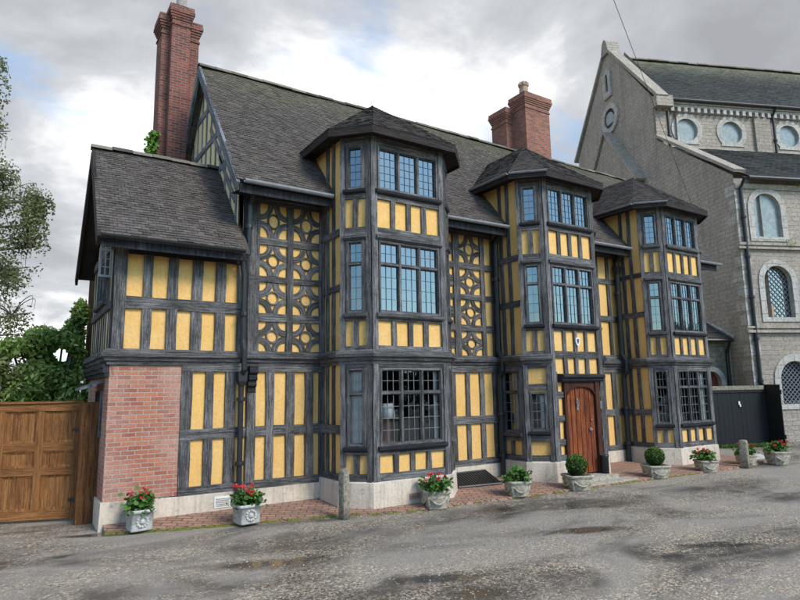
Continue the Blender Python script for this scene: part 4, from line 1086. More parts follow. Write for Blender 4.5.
# openings of the gable: slit, round window, and the pale gabled buttress
sl_=[(6.85,14.95),(7.11,14.95),(7.11,15.75),(6.98,15.9),(6.85,15.75)]
def gablewin(inner,outer):
    s=MB(); surround(s,FGb,inner,outer,.0,.09); w=s.build('window',M['stone_pale'],CH); g=MB(); g.face([FGb.p(u,.012,z) for u,z in inner]); g.build('pane',M['black_paint_and_shade'],w); return w  # black sheet stands in for the unlit inside of the opening
cxs=[( .5*(a[0]+b[0]),0) for a,b in zip(sl_,sl_)]
gablewin([(6.88,14.98),(7.08,14.98),(7.08,15.74),(6.98,15.86),(6.88,15.74)],[(6.66,14.7),(7.30,14.7),(7.30,15.85),(6.98,16.12),(6.66,15.85)])
gw=gablewin(circ(6.94,13.7,.45),circ(6.94,13.7,.68))
tp=MB(); tp.face([FGb.p(6.94+.36*math.cos(a),.03+.05*math.sin(a),13.62+.36*math.sin(a)) for a in [k*math.pi/10 for k in range(20)]]); tp.build('tilted_pane',M['glass_frost'],gw)
bt=MB(); bt.prism(FGb,[(4.9,8),(8.9,8),(8.9,10.3),(6.98,12.85),(4.9,10.1)],.01,.35); bo=bt.build('gabled_buttress',M['stone_gable'],CH)
b2=MB()
for (a,b) in (((4.75,10.0),(6.98,12.95)),((6.98,12.95),(9.1,10.15))):
    a,b=V(a),V(b); t=(b-a).normalized(); nn=V((-t.y,t.x)); nn=nn if nn.y>0 else -nn
    b2.prism(FGb,[(x.x,x.y) for x in (a,b,b+nn*.12,a+nn*.12)],0,.45)
b2.build('coping',M['stone_gable'],bo)
# mouldings
mo=MB()
for (z0,z1,d) in ((6.05,6.12,.10),(6.12,6.17,.06),(6.17,6.25,.11)): mo.box(FA,-1.3,S1,-.05,d,z0,z1)
for (z0,z1,d) in ((3.38,3.46,.12),(3.46,3.52,.06),(3.52,3.58,.11)): mo.box(FA,-1.32,S1,-.05,d,z0,z1)
mo.box(FA,-1.2,S1,-.05,.10,-.2,.75); mo.box(FA,-1.2,S1,-.05,.06,8.05,8.22)
mo.build('string_course',M['stone_gable'],CH)
qn=MB()
for k in range(16):
    z=.8+k*.47
    if random.random()<.75: qn.box(FGb,-.003,.42 if k%2 else .28,-.05,.006,z,z+.32); 
    if k%2==0: qn.box(FA,-1.206,-.85,-.03,.006,z,z+.32)
qn.build('quoins',M['stone_pale'],CH)
# clerestory cornice with corbels, pilasters
co_=MB(); co_.box(FN,-1.15,S1,-.05,.20,12.86,13.0); co_.box(FN,-1.15,S1,-.05,.13,12.74,12.86)
k=-1.1
while k<S1: co_.box(FN,k,k+.14,-.02,.17,12.55,12.745); k+=.29
co_.build('cornice',M['stone_pale'],CH)
for s,w_ in ((3.24,.72),(7.9,.72),(12.5,.72),(-1.2,.48)):
    pi_=MB(); pi_.box(FN,s,s+w_,-.02,.10,10.7,12.6); pi_.build('pilaster',M['stone'],CH)
fl=MB(); fl.box(FN,-1.0,S1,-.02,.05,11.02,11.12); fl.build('flashing',M['stone_pale'],CH)
# roofs
cr=MB(); o=CP+cn*3.55+Z*12.98+cw*-.75; sd=cn*3.38+Z*3.64; L=sd.length
cr.tiles(o,cw,sd,[(0,0),(S1+.75,0),(S1+.75,L),(0,L)],.13,.22,.018,.005,wave=.015)
b_=CP+cn*10.4+Z*12.9+cw*-.75; r_=CP+cn*6.93+Z*16.62+cw*-.75
cr.slab([r_,r_+cw*(S1+.75),b_+cw*(S1+.75),b_],.1,.3)
cr.build('nave_roof',M['church_tile'],CH)
ridge_run(CP+cn*6.93+Z*16.66+cw*-.7,CP+cn*6.93+Z*16.66+cw*S1,.12,.5,parent=CH)
cr=MB(); o=CP+cn*-.28+Z*8.36+cw*-.75; sd=cn*4.13+Z*2.75; L=sd.length
cr.tiles(o,cw,sd,[(0,0),(S1+.75,0),(S1+.75,L),(0,L)],.13,.22,.018,.005,wave=.015)
a_=CP+cn*14.2+Z*8.3+cw*-.75; b_=CP+cn*10.2+Z*11.1+cw*-.75; cr.slab([b_,b_+cw*(S1+.75),a_+cw*(S1+.75),a_],.1,.3)
cr.build('aisle_roof',M['church_tile'],CH)
bk=MB(); bk.face([CP+cn*14+cw*-1.2-Z*.2,CP+cn*14+cw*S1-Z*.2,CP+cn*14+cw*S1+Z*8.4,CP+cn*14+cw*-1.2+Z*8.4]); bk.face([CP+cw*S1+cn*u+Z*z for u,z in gp]); bk.build('far_wall',M['stone_gable'],CH)
cg=MB(); cg.tube([FA.p(-.9,.30,8.33),FA.p(S1,.30,8.30)],.07,8); cg.tube([FN.p(-.9,.30,12.97),FN.p(S1,.30,12.97)],.06,8); cg.build('gutter',M['iron'],CH)
def cpipe(F,u,d,z0,z1,lean=0):
    m=MB(); m.tube([F.p(u,d+.22,z1),F.p(u,d,z1-.3),F.p(u,d,z0)],.055,8)
    z=z0+.6
    while z<z1-.4: m.lathe(F.p(u,d,z),[(.08,-.05),(.085,0),(.08,.05)],8); z+=1.3
    m.build('drainpipe',M['iron'],CH)
cpipe(FA,-1.02,.07,0,8.35); cpipe(FN,-.66,.12,10.9,12.95); cpipe(FN,4.1,.12,11.0,12.95)
vg=MB()
for (s,z,n_) in ((.55,6.25,30),(1.1,8.2,22),(2.6,6.3,30)):
    for k in range(n_): leafquad(vg,FA.p(s+random.gauss(0,.09),.12+random.uniform(0,.08),z+random.gauss(0,.05)),.06,random.random())
vg.build('wall_weeds',M['laurel'],CH)
nt=MB(); nt.box(FA,-.35,-.12,-.13,-.11,3.9,4.3); nt.build('window_notice',M['terracotta'],CH)

# low stone outbuilding between house and church
ob=empty('stone_outbuilding',tuple(CP+cn*.9+cw*-2.5)); tag(ob,'low mossy stone outbuilding with an arched red door between house and church','outbuilding')
FO=Frame(CP+cn*.9,cw,-cn); m=MB()
wall_with_holes(m,FO,-5.5,-1.21,-.1,3.2,[arch_poly(-1.98,.36,-.05,1.88)],.2); m.build('wall',M['stone_low'],ob)
s=MB(); surround(s,FO,arch_poly(-1.98,.35,-.05,1.88),arch_out(-1.98,.35,.1,1.88,.16),0,.04); s.build('arch_surround',M['stone_pale'],ob)
d=MB(); d.face([FO.p(u,-.15,z) for u,z in arch_poly(-1.98,.35,-.05,1.88)]); d.build('door',m_plain('red_door',(.16,.035,.03),.7,.3),ob)
r=MB(); a=CP+cn*.65+cw*-5.5+Z*3.28; sd=cn*1.4+cw*-1.0+Z*1.35
r.tiles(CP+cn*.65+cw*-5.7+Z*3.26,cw,cn*1.6+Z*1.5,[(0,0),(4.45,0),(3.2,2.2),(0,2.2)],.1,.2,.02,wave=.01); r.build('roof',M['tile_bay'],ob)
v=MB(); p0=CP+cn*.62+cw*-1.24+Z*3.3; v.tube([p0,p0+cn*1.6+cw*-1.27+Z*1.5],.05,6); v.build('verge',M['stone_pale'],ob)
dp=MB(); dp.tube([FO.p(-5.5,.3,3.22),FO.p(-1.3,.3,3.2)],.055,8); dp.tube([FO.p(-1.42,.3,3.15),FO.p(-1.36,.06,2.8),FO.p(-1.36,.06,0)],.05,8); dp.build('drainpipe',M['iron'],ob)

# ---- black gate
bgt=empty('black_gate',tuple(CP+cw*-2.0+cn*-.25)); tag(bgt,'wide black boarded gate closing the gap between house and church','gate','black gates beside the church')
FK=Frame(CP+cn*-.25,cw,-cn); m=MB(); k=-3.6
while k<-1.15:
    m.box(FK,k,k+.145,-.03,random.uniform(-.002,.004),.05,1.56,random.random()); k+=.15
m.build('boards',M['black_paint_and_shade'],bgt)
m=MB(); m.box(FK,-3.6,-1.13,-.02,.03,1.56,1.64); m.box(FK,-3.6,-1.13,-.025,.018,.05,.16); m.build('rails',M['black_paint_and_shade'],bgt)
m=MB(); m.box(FK,-3.6,-1.13,-.05,.04,1.64,1.76); m.build('top_trim',M['bollard_stone'],bgt)
m=MB(); m.box(FK,-2.03,-1.98,.005,.03,1.2,1.3); m.box(FK,-2.0,-1.96,.005,.035,1.14,1.22); m.build('latch',M['white'],bgt)
bg2=empty('black_gate',tuple(CP+cw*-.95+cn*-.5)); tag(bg2,'narrow black gate leaf standing open against the church wall','gate','black gates beside the church')
FL=Frame(CP+cw*-1.1+cn*-.2,(cw*.20-cn*.98),(-cw*.98-cn*.20)); m=MB()
for k in range(4): m.box(FL,.02+k*.13,.147+k*.13,-.03,.003,.04,1.78,random.random())
m.build('boards',M['black_paint_and_shade'],bg2); m=MB(); m.box(FL,0,.56,-.05,-.03,1.5,1.62); m.box(FL,0,.56,-.05,-.03,.2,.32); m.box(FL,-.04,.02,-.06,.02,.0,1.82); m.build('rails',M['black_paint_and_shade'],bg2)
# kerb and stone slab by the church
kb=MB(); a=CP+cw*-1.0+cn*-.7; kb.slab([a+Z*.11,a+cw*9+Z*.11,a+cw*9+cn*.14+Z*.11,a+cn*.14+Z*.11],.3); tag(kb.build('kerb',M['bollard_stone']),kind='structure')
ws=MB(); n_=24
ws.slab([(15.5+.34*math.cos(6.283*k/n_)*(1+.15*math.sin(3*k)),8.05+.2*math.sin(6.283*k/n_),.07+.01*math.sin(k)) for k in range(n_)],.09); tag(ws.build('stone_slab',M['trough_white'],None),'pale flat stone slab lying near the black gate','slab')
gr=MB()
for k in range(2200):
    s=random.uniform(-3.0,-1.0); x=CP+cw*s+cn*random.uniform(-.75,-.30); h=random.uniform(.03,.11); a=random.uniform(0,6.28)
    gr.face([x+V((.012*math.cos(a),.012*math.sin(a),0)),x-V((.012*math.cos(a),.012*math.sin(a),0)),x+V((random.gauss(0,.03),random.gauss(0,.03),h))],None,random.random())
tag(gr.build('grass',M['box_leaf']),'tufts of grass at the foot of the black gate','grass',kind='stuff')

# ================================================================= WOODEN GATE
gt=empty('wooden_gate',(0.1,10.5,0)); tag(gt,'brown panelled wooden driveway gate left of the brick pier','gate')
gu_=V((.93,-.345,0)).normalized(); FGt=Frame((.93,10.22,0),gu_,V((gu_.y,-gu_.x,0)))
fr_=MB(); pn=MB()
Wg=2.6
fr_.beam(FGt,-Wg,0,-.035,.035,1.58,1.69,.002); fr_.beam(FGt,-Wg,-.09,-.03,.025,.04,.17,.002)
for z0,z1 in ((1.00,1.12),(.66,.77)): fr_.beam(FGt,-Wg,-.09,-.03,.022,z0,z1,.002)
k=0; us=[-.09]
while us[-1]>-Wg: us+= [us[-1]-.42,us[-1]-.52]
fr_.beam(FGt,-.09,0,-.03,.03,.04,1.58,.002)
for a,b in zip(us[1::2],us[2::2]): fr_.beam(FGt,b,a,-.03,.028,.17,1.58,.002)
for ub,ua in zip(us[0::2],us[1::2]):
    for z0,z1 in ((1.12,1.58),(.77,1.0),(.17,.66)):
        nb=4
        for q in range(nb): pn.beam(FGt,ua+(ub-ua)*q/nb,ua+(ub-ua)*(q+1)/nb-.003,-.02,.0,z0,z1,.0005,1)
        e=.035; A=[(ua,z0),(ub,z0),(ub,z1),(ua,z1)]; B=[(ua+e,z0+e),(ub-e,z0+e),(ub-e,z1-e),(ua+e,z1-e)]
        for i in range(4):
            j=(i+1)%4; pn.face([FGt.p(A[i][0],.016,A[i][1]),FGt.p(A[j][0],.016,A[j][1]),FGt.p(B[j][0],.003,B[j][1]),FGt.p(B[i][0],.003,B[i][1])],None,.15)
fr_.build('gate_frame',M['gate'],gt); pn.build('panels',M['gate'],gt)
hg=MB()
for z in (1.3,.3): hg.box(FGt,-.12,.03,.035,.045,z-.02,z+.02)
hg.build('hinge',M['iron'],gt)
cap=MB(); cap.beam(FGt,-Wg,.02,-.06,.06,1.69,1.72,.002); cap.build('cap_rail',M['gate'],gt)
gp_=MB(); FP=Frame((.875,9.86,0),(1,0,0),(0,-1,0)); gp_.beam(FP,0,.265,-.22,.0,0,1.70,.003); gpo=gp_.build('gate_post',M['gate_post'],None,loc=(1.0,9.9,0)); tag(gpo,'thick square wooden post at the hinge side of the brown gate','post')

# ================================================================= PLANTERS
def rsq(c,hw,z,n=6,sq=.82,rot=0,flute=0):
    pts=[]; N=n*4
    for k in range(N):
        a=2*math.pi*k/N; e=2/ (2+ 6*sq); x=math.copysign(abs(math.cos(a))**e,math.cos(a)); y=math.copysign(abs(math.sin(a))**e,math.sin(a))
        f=1+flute*math.cos(8*a)
        x,y=x*hw*f,y*hw*f; pts.append(V((c[0]+x*math.cos(rot)-y*math.sin(rot),c[1]+x*math.sin(rot)+y*math.cos(rot),c[2]+z)))
    return pts
def planter(x,y,z,w,h,style,plant,label,rot=.15,seed=0):
    random.seed(100+seed)
    o=empty('planter',(x,y,z)); tag(o,label,'planter','planters along the foot of the house')
    c=(x,y,z); m=MB()
    if style=='box':
        prof=[(w*.80,0,0),(w*.82,.02,0),(w*.86,h*.82,0),(w*.98,h*.84,0),(w*1.02,h*.88,0),(w*1.02,h,0),(w*.86,h,0),(w*.84,h-.05,0)]
        m.loft([rsq(c,q,zz,6,1.2,rot) for q,zz,_ in prof],True)
    else:
        prof=[(w*.66,0,.05),(w*.74,.02,.05),(w*.72,h*.12,.06),(w*.84,h*.4,.075),(w*.93,h*.7,.06),(w*.90,h*.78,.03),(w*1.03,h*.86,.01),(w*1.05,h*.97,.0),(w*1.0,h,0),(w*.88,h,0),(w*.86,h-.05,0)]
        m.loft([rsq(c,q,zz,8,.55,rot,fl_) for q,zz,fl_ in prof],True)
    po=m.build('pot',M['trough_white' if style=='box' else 'trough'],o,True)
    r_=MB()
    if style=='box':     # round boss with rays on the front
        Fp=Frame((x,y,z),(math.cos(rot),math.sin(rot),0),(math.sin(rot),-math.cos(rot),0))
        for k in range(12):
            a=k*math.pi/6; q=Fp.p(.065*math.cos(a),w*.845,h*.45+.065*math.sin(a)); r_.lathe(q,[(.002,-.02),(.02,-.008),(.02,.008),(.002,.02)],6)
        q=Fp.p(0,w*.84,h*.45); r_.lathe(q,[(.002,-.04),(.035,-.015),(.035,.015),(.002,.04)],10)
    else:                # swags
        for k in range(4):
            a0=rot+k*math.pi/2-math.pi/4
            pts=[V((x+w*1.0*math.cos(a0+t*math.pi/2),y+w*1.0*math.sin(a0+t*math.pi/2),z+h*(.74-.42*math.sin(t*math.pi)))) for t in [i/8 for i in range(9)]]
            r_.tube(pts,.018,6)
    r_.build('relief',M['trough_white' if style=='box' else 'trough'],po)
    so=MB(); so.face(rsq((x,y,z),w*.86,h-.03,6,.8,rot)); so.build('soil',M['soil'],po)
    if plant=='box':
        rr=w*.80; f=MB()
        f.lathe((x,y,z+h-.02),[(.004,0),(rr*.6,.03),(rr*.80,rr*.6),(rr*.82,rr),(rr*.72,rr*1.4),(rr*.4,rr*1.7),(.004,rr*1.8)],18,.05)
        for k in range(2600):
            a=V((random.gauss(0,1),random.gauss(0,1),random.gauss(0,1))).normalized(); q=V((x,y,z+h+rr*.85))+a*rr*random.uniform(.84,1.03)*(1+.05*noise.noise(a*3))
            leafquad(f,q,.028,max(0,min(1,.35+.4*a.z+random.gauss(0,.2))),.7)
        f.build('box_ball',M['box_leaf'],o)
    else:
        f=MB(); st=MB(); fl=MB()
        nst=plant; n=9
        for k in range(26):
            a=random.uniform(0,6.28); r=w*random.uniform(.1,1.15); tip=V((x+r*math.cos(a),y+r*math.sin(a),z+h+random.uniform(.03,.15)*(1.25-r/w*.6)))
            st.tube([V((x+r*.3*math.cos(a),y+r*.3*math.sin(a),z+h-.03)),(V((x,y,z+h))+tip)/2+Z*.03,tip],.005,4)
            for j in range(13):
                q=tip+V((random.gauss(0,.045),random.gauss(0,.045),random.gauss(0,.04))); s=random.uniform(.016,.040)
                nn=V((random.gauss(0,.8),random.gauss(0,.8)-.3,1)).normalized(); b=nn.orthogonal().normalized(); cc=nn.cross(b); t=min(1,max(0,random.gauss(.5,.22)))
                f.face([q+(b*math.cos(i*math.pi/4)+cc*math.sin(i*math.pi/4))*s*random.uniform(.85,1.1) for i in range(8)],None,t)
        for k in range(nst):
            a=random.uniform(0,6.28); r=w*random.uniform(.3,1.1); top=V((x+r*math.cos(a),y+r*math.sin(a),z+h+random.uniform(.13,.24)))
            st.tube([V((x+r*.4*math.cos(a),y+r*.4*math.sin(a),z+h)),top],.0045,4)
            for j in range(random.randint(14,26)):
                d=V((random.gauss(0,1),random.gauss(0,1),random.gauss(0,.8))).normalized(); q=top+d*random.uniform(.012,.038)
                leafquad(fl,q,random.uniform(.018,.034),random.random(),.9)
        f.build('geranium_foliage',M['geranium'],o); st.build('stems',M['stem'],o); fl.build('flower_heads',M['petal'],o)
    return o
planter(1.55,8.86,.03,.17,.27,'box',7,'square white stone planter of red geraniums in front of the brick pier',.1,1)
planter(2.85,8.40,.03,.175,.26,'box',8,'square white stone planter of red geraniums beside the wing downpipe',.1,2)
planter(5.60,7.74,.0,.205,.28,'tub',7,'fluted stone tub of geraniums in front of the first window bay',-.4,3)
planter(7.22,7.66,.02,.195,.26,'tub',1,'fluted stone tub with mostly green geranium beside the cellar grating',-.4,4)
planter(8.56,7.55,.0,.23,.27,'tub','box','stone tub with a clipped box ball left of the front door',-.4,5)
planter(10.82,7.54,.0,.23,.26,'tub','box','stone tub with a clipped box ball right of the front door',-.5,6)
planter(12.34,7.40,.0,.20,.25,'tub',7,'fluted stone tub of geraniums in front of the third window bay',-.5,7)
planter(13.95,7.42,.0,.18,.25,'tub',5,'stone tub of geraniums half hidden behind the short stone bollard',-.5,8)
planter(14.66,7.10,.0,.215,.30,'tub',8,'stone tub with large red geranium heads rightmost of the row',-.5,9)
random.seed(77)
# bollards
def bollard(x,y,z,w,h,label,mat):
    m=MB(); c=(x,y,z); m.loft([rsq(c,w*1.02,-.03,5,1,.3),rsq(c,w,h*.3,5,1,.3),rsq(c,w*.97,h*.93,5,1,.3),rsq(c,w*.8,h*.98,5,.8,.3),rsq(c,w*.4,h,5,.6,.3)],True)
    o=m.build('bollard',M[mat],None,True,loc=c); tag(o,label,'bollard','stone bollards on the pavement edge'); return o
bollard(4.10,7.90,.0,.06,.70,'slim grey square bollard on the pavement edge left of the first bay','bollard_stone')
bollard(13.55,7.24,.0,.085,.60,'short thick stone bollard in front of the geranium tub near the black gate','bollard_stone')
# cellar grating in the second recess
cg=empty('cellar_grating',(7.25,8.85,.05)); tag(cg,'black sloping cellar grating against the wall between first and second bay','grating')
m=MB(); A,B,C,D=V((6.72,8.62,.09)),V((7.62,8.50,.09)),V((7.80,9.16,.24)),V((6.78,9.16,.24))
for k in range(16):
    t0,t1=k/16,(k+.6)/16; p,q,r,s=A.lerp(B,t0),A.lerp(B,t1),D.lerp(C,t1),D.lerp(C,t0); m.slab([p,q,r,s],.03)
m.build('bars',M['iron'],cg)
m=MB()
for a,b in ((A,B),(B,C),(C,D),(D,A)): m.tube([a,b],.022,6)
m.slab([A-Z*.05,B-Z*.05,C-Z*.05,D-Z*.05],.03); m.build('grating_frame',M['iron'],cg)
# umbrella stand by the door
us_=MB(); us_.lathe((9.86,7.98,.13),[(.075,0),(.075,.30),(.085,.31),(.085,.35),(.07,.35),(.065,.1)],14); tag(us_.build('umbrella_stand',M['iron'],None,True,loc=(9.86,7.98,.13)),'black cylindrical stand on the doorstep at the right of the oak door','stand')
# overhead cable
cb=MB(); ca_,cb_=V((19.980,11.643,8.150)),V((-11.942,-3.267,12.116)); pts=[ca_.lerp(cb_,k/30)-Z*(1.2*(k/30)*(1-k/30)*.35) for k in range(31)]
cb.tube(pts,.006,6); tag(cb.build('overhead_cable',M['iron']),'thin black overhead cable running down to the church wall','cable')

# ================================================================= TREES
def tree(name,label,cat,base,limbs,trunk_r,leafmat,clusters,leaf,asp,n_per,droop=0,barkmat='bark',sun=V((.3,-.5,.8))):
    o=empty(name,base); tag(o,label,cat,'evergreen shrubs behind the gate' if cat=='shrub' else None)
    t=MB()
    for pts,r0,r1 in limbs:
        P=catrom(pts,6); N=len(P); t.tube(P,[r0+(r1-r0)*k/(N-1) for k in range(N)],7)
    f=MB()
    for (c,r,k) in clusters:
        c=V(c)
        for j in range(int(n_per*k)):
            d=V((random.gauss(0,1),random.gauss(0,1),random.gauss(0,1))).normalized(); rad=random.random()**.5
            q=c+V((d.x*r[0],d.y*r[1],d.z*r[2]))*rad
            if noise.noise(q*1.9+V((7,3,1)))<(.02 if droop else -.2): continue
            if droop: q.z-=abs(random.gauss(0,droop))
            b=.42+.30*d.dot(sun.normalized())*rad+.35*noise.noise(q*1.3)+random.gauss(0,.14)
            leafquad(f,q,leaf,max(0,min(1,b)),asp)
    t.build('trunk',M[barkmat],o,True); f.build('crown',M[leafmat],o)
    return o
random.seed(5)
cl=[]; lb=[([(-2.2,16,0),(-2.0,16,2.5),(-1.9,16.1,5),(-1.9,16,8),(-1.7,16,11)],.2,.04)]
for (c,r,k) in [((-.5,15.8,6.2),(.75,.9,.75),1.0),((.05,15.9,5.7),(.5,.6,.6),.55),((-.9,16,5.2),(.7,.8,.7),.8),((-.25,15.8,4.6),(.55,.7,.55),.55),((-.9,15.8,4.0),(.8,.8,.7),.8),((-.1,16,3.6),(.5,.6,.45),.3),
                ((-.95,16,8.9),(.5,.8,.8),.7),((-.85,16,7.8),(.55,.7,.6),.45),((-1.0,16,9.5),(.45,.7,.4),.3),((.1,15.9,6.3),(.5,.5,.5),.4),((.2,15.9,5.2),(.4,.5,.5),.35),((-2.2,16,7),(1,1,1.6),1.2),((-2.0,16,4.4),(.9,.9,1.2),1.0),((-.5,16,3.1),(.8,.8,.5),.5),((.25,15.9,6.3),(.35,.4,.35),.2),((-.6,15.9,6.9),(.5,.5,.35),.3)]:
    cl.append((c,r,k)); s=V((-2.0,16,max(1.5,c[2]-1.2))); e=V(c); lb.append(([s,(s+e)/2+Z*.3,e,e+V((r[0]*.8,0,r[2]*.2))],.05,.008))
    for j in range(5):
        q=e+V((random.uniform(-1,1)*r[0],random.uniform(-1,1)*r[1],random.uniform(-1,1)*r[2])); lb.append(([e,(e+q)/2+Z*.1,q,q-Z*.25],.014,.003))
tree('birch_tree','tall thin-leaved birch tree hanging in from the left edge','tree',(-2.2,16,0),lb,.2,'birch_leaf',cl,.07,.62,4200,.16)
cl=[];lb=[]
for (c,r,k) in [((.6,12.9,1.5),(.6,.6,.9),1.2),((.35,12.9,2.05),(.55,.4,.4),.9),((.9,12.8,2.45),(.3,.4,.5),.6),((.75,13.0,2.5),(.38,.4,.55),.7),((.95,13.1,3.0),(.22,.25,.3),.3),((.35,12.8,2.0),(.45,.45,.5),.8),((.1,12.7,1.6),(.5,.5,.6),.8),((1.0,12.9,2.0),(.35,.4,.6),.6),((1.02,12.9,3.35),(.16,.2,.3),.25),((.0,12.8,2.55),(.4,.4,.3),.5),((.45,12.9,2.75),(.4,.4,.35),.6)]:
    cl.append((c,r,k)); lb.append(([(.6,13,0),(.62,13,.8),c,V(c)+V((0,0,r[2]*.9))],.04,.008))
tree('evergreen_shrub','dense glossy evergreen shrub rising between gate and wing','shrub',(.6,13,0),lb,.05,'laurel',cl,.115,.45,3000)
cl=[];lb=[]
for (c,r,k) in [((-.55,12.6,1.7),(.5,.5,.8),1.0),((-.15,12.7,2.25),(.35,.4,.3),.5),((-.75,12.6,2.3),(.4,.5,.4),.7),((-1.4,12.6,1.9),(.6,.5,.8),1)]:
    cl.append((c,r,k)); lb.append(([(-.7,12.6,0),(-.65,12.6,.8),c,V(c)+V((0,0,r[2]*.9))],.04,.008))
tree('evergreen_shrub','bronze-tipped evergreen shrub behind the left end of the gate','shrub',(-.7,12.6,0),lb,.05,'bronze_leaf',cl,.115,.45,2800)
# tree line opposite the house: what the low windows mirror
ft=MB()
for k in range(26):
    a=R(100+k*8.5); d=34+random.uniform(-4,6); c=V((8+d*math.cos(a+math.pi*.5),4-abs(d*math.sin(a))*0+d*math.sin(a+math.pi*.5),0))
    if c.y>-6: c.y=-6-random.uniform(0,8)
    h=random.uniform(4.5,8)
    for j in range(420):
        q=V((random.gauss(0,1),random.gauss(0,1),random.gauss(0,1))).normalized()*random.random()**.4
        leafquad(ft,c+V((q.x*3.6,q.y*3.0,h*.5+q.z*h*.5)),1.1,random.random(),.8)
tag(ft.build('far_trees',M['far_leaf']),'dark tree line across the yard opposite the house','trees',kind='stuff')

# ================================================================= SKY, LIGHT, CAMERA
SUN_EL,SUN_AZ=R(42),R(162)       # azimuth from +y towards +x: behind and right of the camera
w=bpy.data.worlds.new('World'); scene.world=w; w.use_nodes=True
nt=w.node_tree; N=nt.nodes; Lk=nt.links; bg=N['Background']; bg.inputs['Strength'].default_value=.1
sky=N.new('ShaderNodeTexSky'); sky.sky_type='NISHITA'; sky.sun_disc=False; sky.sun_elevation=SUN_EL; sky.sun_rotation=SUN_AZ; sky.air_density=1.2; sky.dust_density=.6; sky.ozone_density=2.0
def wn(t,**k):
    n=N.new(t)
    for a,b in k.items(): setattr(n,a,b)
    return n
def wm(op,a,b=0,clamp=False):
    m=wn('ShaderNodeMath',operation=op,use_clamp=clamp)
    for i,x in enumerate((a,b)):
        if isinstance(x,(int,float)): m.inputs[i].default_value=x
        else: Lk.new(x,m.inputs[i])
    return m.outputs[0]
def wr_(f,stops):
    r=wn('ShaderNodeValToRGB'); e=r.color_ramp.elements
    while len(e)>1: e.remove(e[-1])
    for i,(p,c) in enumerate(stops):
        x=e[0] if i==0 else e.new(p); x.position=p; x.color=(c,c,c,1) if isinstance(c,(int,float)) else tuple(c)+(1,)
    Lk.new(f,r.inputs[0]); return r.outputs[0]
def wmix(f,a,b):
    m=wn('ShaderNodeMix',data_type='RGBA'); 
    if isinstance(f,(int,float)): m.inputs[0].default_value=f
    else: Lk.new(f,m.inputs[0])
    for k,x in (('A',a),('B',b)):
        sk=[i for i in m.inputs if i.name==k and i.type=='RGBA'][0]
        if isinstance(x,tuple): sk.default_value=x+(1,)
        else: Lk.new(x,sk)
    return [o for o in m.outputs if o.type=='RGBA'][0]
tc=wn('ShaderNodeTexCoord'); nrm=wn('ShaderNodeVectorMath',operation='NORMALIZE'); Lk.new(tc.outputs['Generated'],nrm.inputs[0])
sp=wn('ShaderNodeSeparateXYZ'); Lk.new(nrm.outputs[0],sp.inputs[0])
zc=wm('ADD',wm('MAXIMUM',sp.outputs[2],0.0),.22)
px_=wm('DIVIDE',sp.outputs[0],zc); py_=wm('DIVIDE',sp.outputs[1],zc)
cbn=wn('ShaderNodeCombineXYZ'); Lk.new(px_,cbn.inputs[0]); Lk.new(py_,cbn.inputs[1])
def wnoise(sc,det,ro,di,off):
    mp=wn('ShaderNodeMapping'); mp.inputs['Location'].default_value=off; Lk.new(cbn.outputs[0],mp.inputs[0])
    n=wn('ShaderNodeTexNoise'); n.inputs['Scale'].default_value=sc; n.inputs['Detail'].default_value=det; n.inputs['Roughness'].default_value=ro; n.inputs['Distortion'].default_value=di
    Lk.new(mp.outputs[0],n.inputs['Vector']); return n.outputs['Fac']
n1=wnoise(1.15,9,.55,.35,(2.3,.7,0)); n2=wnoise(2.6,8,.6,.3,(5.1,3.2,0))
def blob(d,tight):
    v=V(d).normalized(); dp=wn('ShaderNodeVectorMath',operation='DOT_PRODUCT'); Lk.new(nrm.outputs[0],dp.inputs[0]); dp.inputs[1].default_value=v
    return wm('POWER',wm('MAXIMUM',dp.outputs['Value'],0.0),tight)
adj=0.0
adj=wm('ADD',wm('MULTIPLY',blob((0.557,0.706,0.438),30),.045),wm('MULTIPLY',blob((0.137,0.917,0.374),150),.085))
adj=wm('ADD',adj,wm('MULTIPLY',blob((0.389,0.794,0.467),200),.08))
adj=wm('SUBTRACT',adj,wm('MULTIPLY',blob((0.765,0.410,0.497),40),.08))
adj=wm('SUBTRACT',adj,wm('MULTIPLY',blob((0.024,0.878,0.478),60),.07))
adj=wm('ADD',adj,wm('MULTIPLY',blob((0.059,0.976,0.210),40),.075))
lum=wm('ADD',wm('ADD',wm('MULTIPLY',n1,.62),wm('MULTIPLY',n2,.38)),adj)
cloud=wr_(lum,[(.34,(.32,.33,.355)),(.46,(.42,.435,.465)),(.525,(.53,.545,.575)),(.575,(.76,.77,.785)),(.65,(1.02,1.02,1.01))])
cov=wr_(wnoise(.9,7,.6,.4,(9.3,1.4,0)),[(.34,0.0),(.48,1.0)])
back=blob((.05,-1,.28),.75)       # the open, blue half of the sky is behind the camera
cov=wm('SUBTRACT',cov,wm('MULTIPLY',back,1.7),True)
csc=wn('ShaderNodeMix',data_type='RGBA',blend_type='MULTIPLY'); csc.inputs[0].default_value=1
ca=[i for i in csc.inputs if i.type=='RGBA']; Lk.new(cloud,ca[0]); 
gain=wm('ADD',wm('MULTIPLY',back,11.0),13.0)
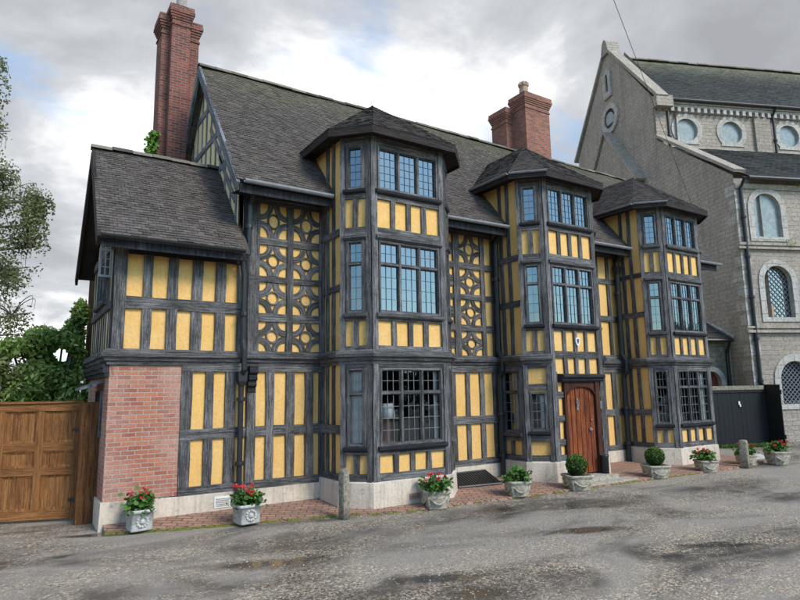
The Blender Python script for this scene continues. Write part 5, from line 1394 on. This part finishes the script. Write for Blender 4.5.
gc=wn('ShaderNodeCombineXYZ'); [Lk.new(gain,gc.inputs[i]) for i in range(3)]; Lk.new(gc.outputs[0],ca[1])
ssc=wn('ShaderNodeMix',data_type='RGBA',blend_type='MULTIPLY'); ssc.inputs[0].default_value=1; sa=[i for i in ssc.inputs if i.type=='RGBA']; Lk.new(sky.outputs[0],sa[0]); sa[1].default_value=(2.1,2.55,2.75,1)
fin=wmix(cov,[o for o in ssc.outputs if o.type=='RGBA'][0],[o for o in csc.outputs if o.type=='RGBA'][0])
Lk.new(fin,bg.inputs['Color'])
sun=bpy.data.lights.new('sun','SUN'); sun.energy=3.1; sun.angle=R(20); sun.color=(1,.91,.78)
so=bpy.data.objects.new('sun',sun); col.objects.link(so)
sdir=V((math.sin(SUN_AZ)*math.cos(SUN_EL),math.cos(SUN_AZ)*math.cos(SUN_EL),math.sin(SUN_EL)))
so.rotation_euler=sdir.to_track_quat('Z','Y').to_euler(); so.location=(6,-6,20)
f_,pi_c,ro,ya=598.65,.1492,-.0165,.5737
cam=bpy.data.cameras.new('camera'); cam.sensor_fit='HORIZONTAL'; cam.sensor_width=36; cam.lens=36*f_/800; cam.clip_start=.05; cam.clip_end=3000
co=bpy.data.objects.new('camera',cam); col.objects.link(co)
d=V((math.sin(ya)*math.cos(pi_c),math.cos(ya)*math.cos(pi_c),math.sin(pi_c))); r=V((math.cos(ya),-math.sin(ya),0)); u=r.cross(d)
c_,s_=math.cos(ro),math.sin(ro); r2,u2=r*c_+u*s_,u*c_-r*s_
mw=Matrix((r2,u2,-d)).transposed().to_4x4(); mw.translation=V((0,0,1.8)); co.matrix_world=mw
scene.camera=co
cy=scene.cycles; cy.max_bounces=6; cy.diffuse_bounces=3; cy.glossy_bounces=3; cy.transmission_bounces=4; cy.transparent_max_bounces=10; cy.caustics_reflective=False; cy.caustics_refractive=False
scene.view_settings.view_transform='Standard'; scene.view_settings.look='None'; scene.view_settings.exposure=0; scene.view_settings.gamma=1
for o in bpy.data.objects:
    if '_o' in o: del o['_o']
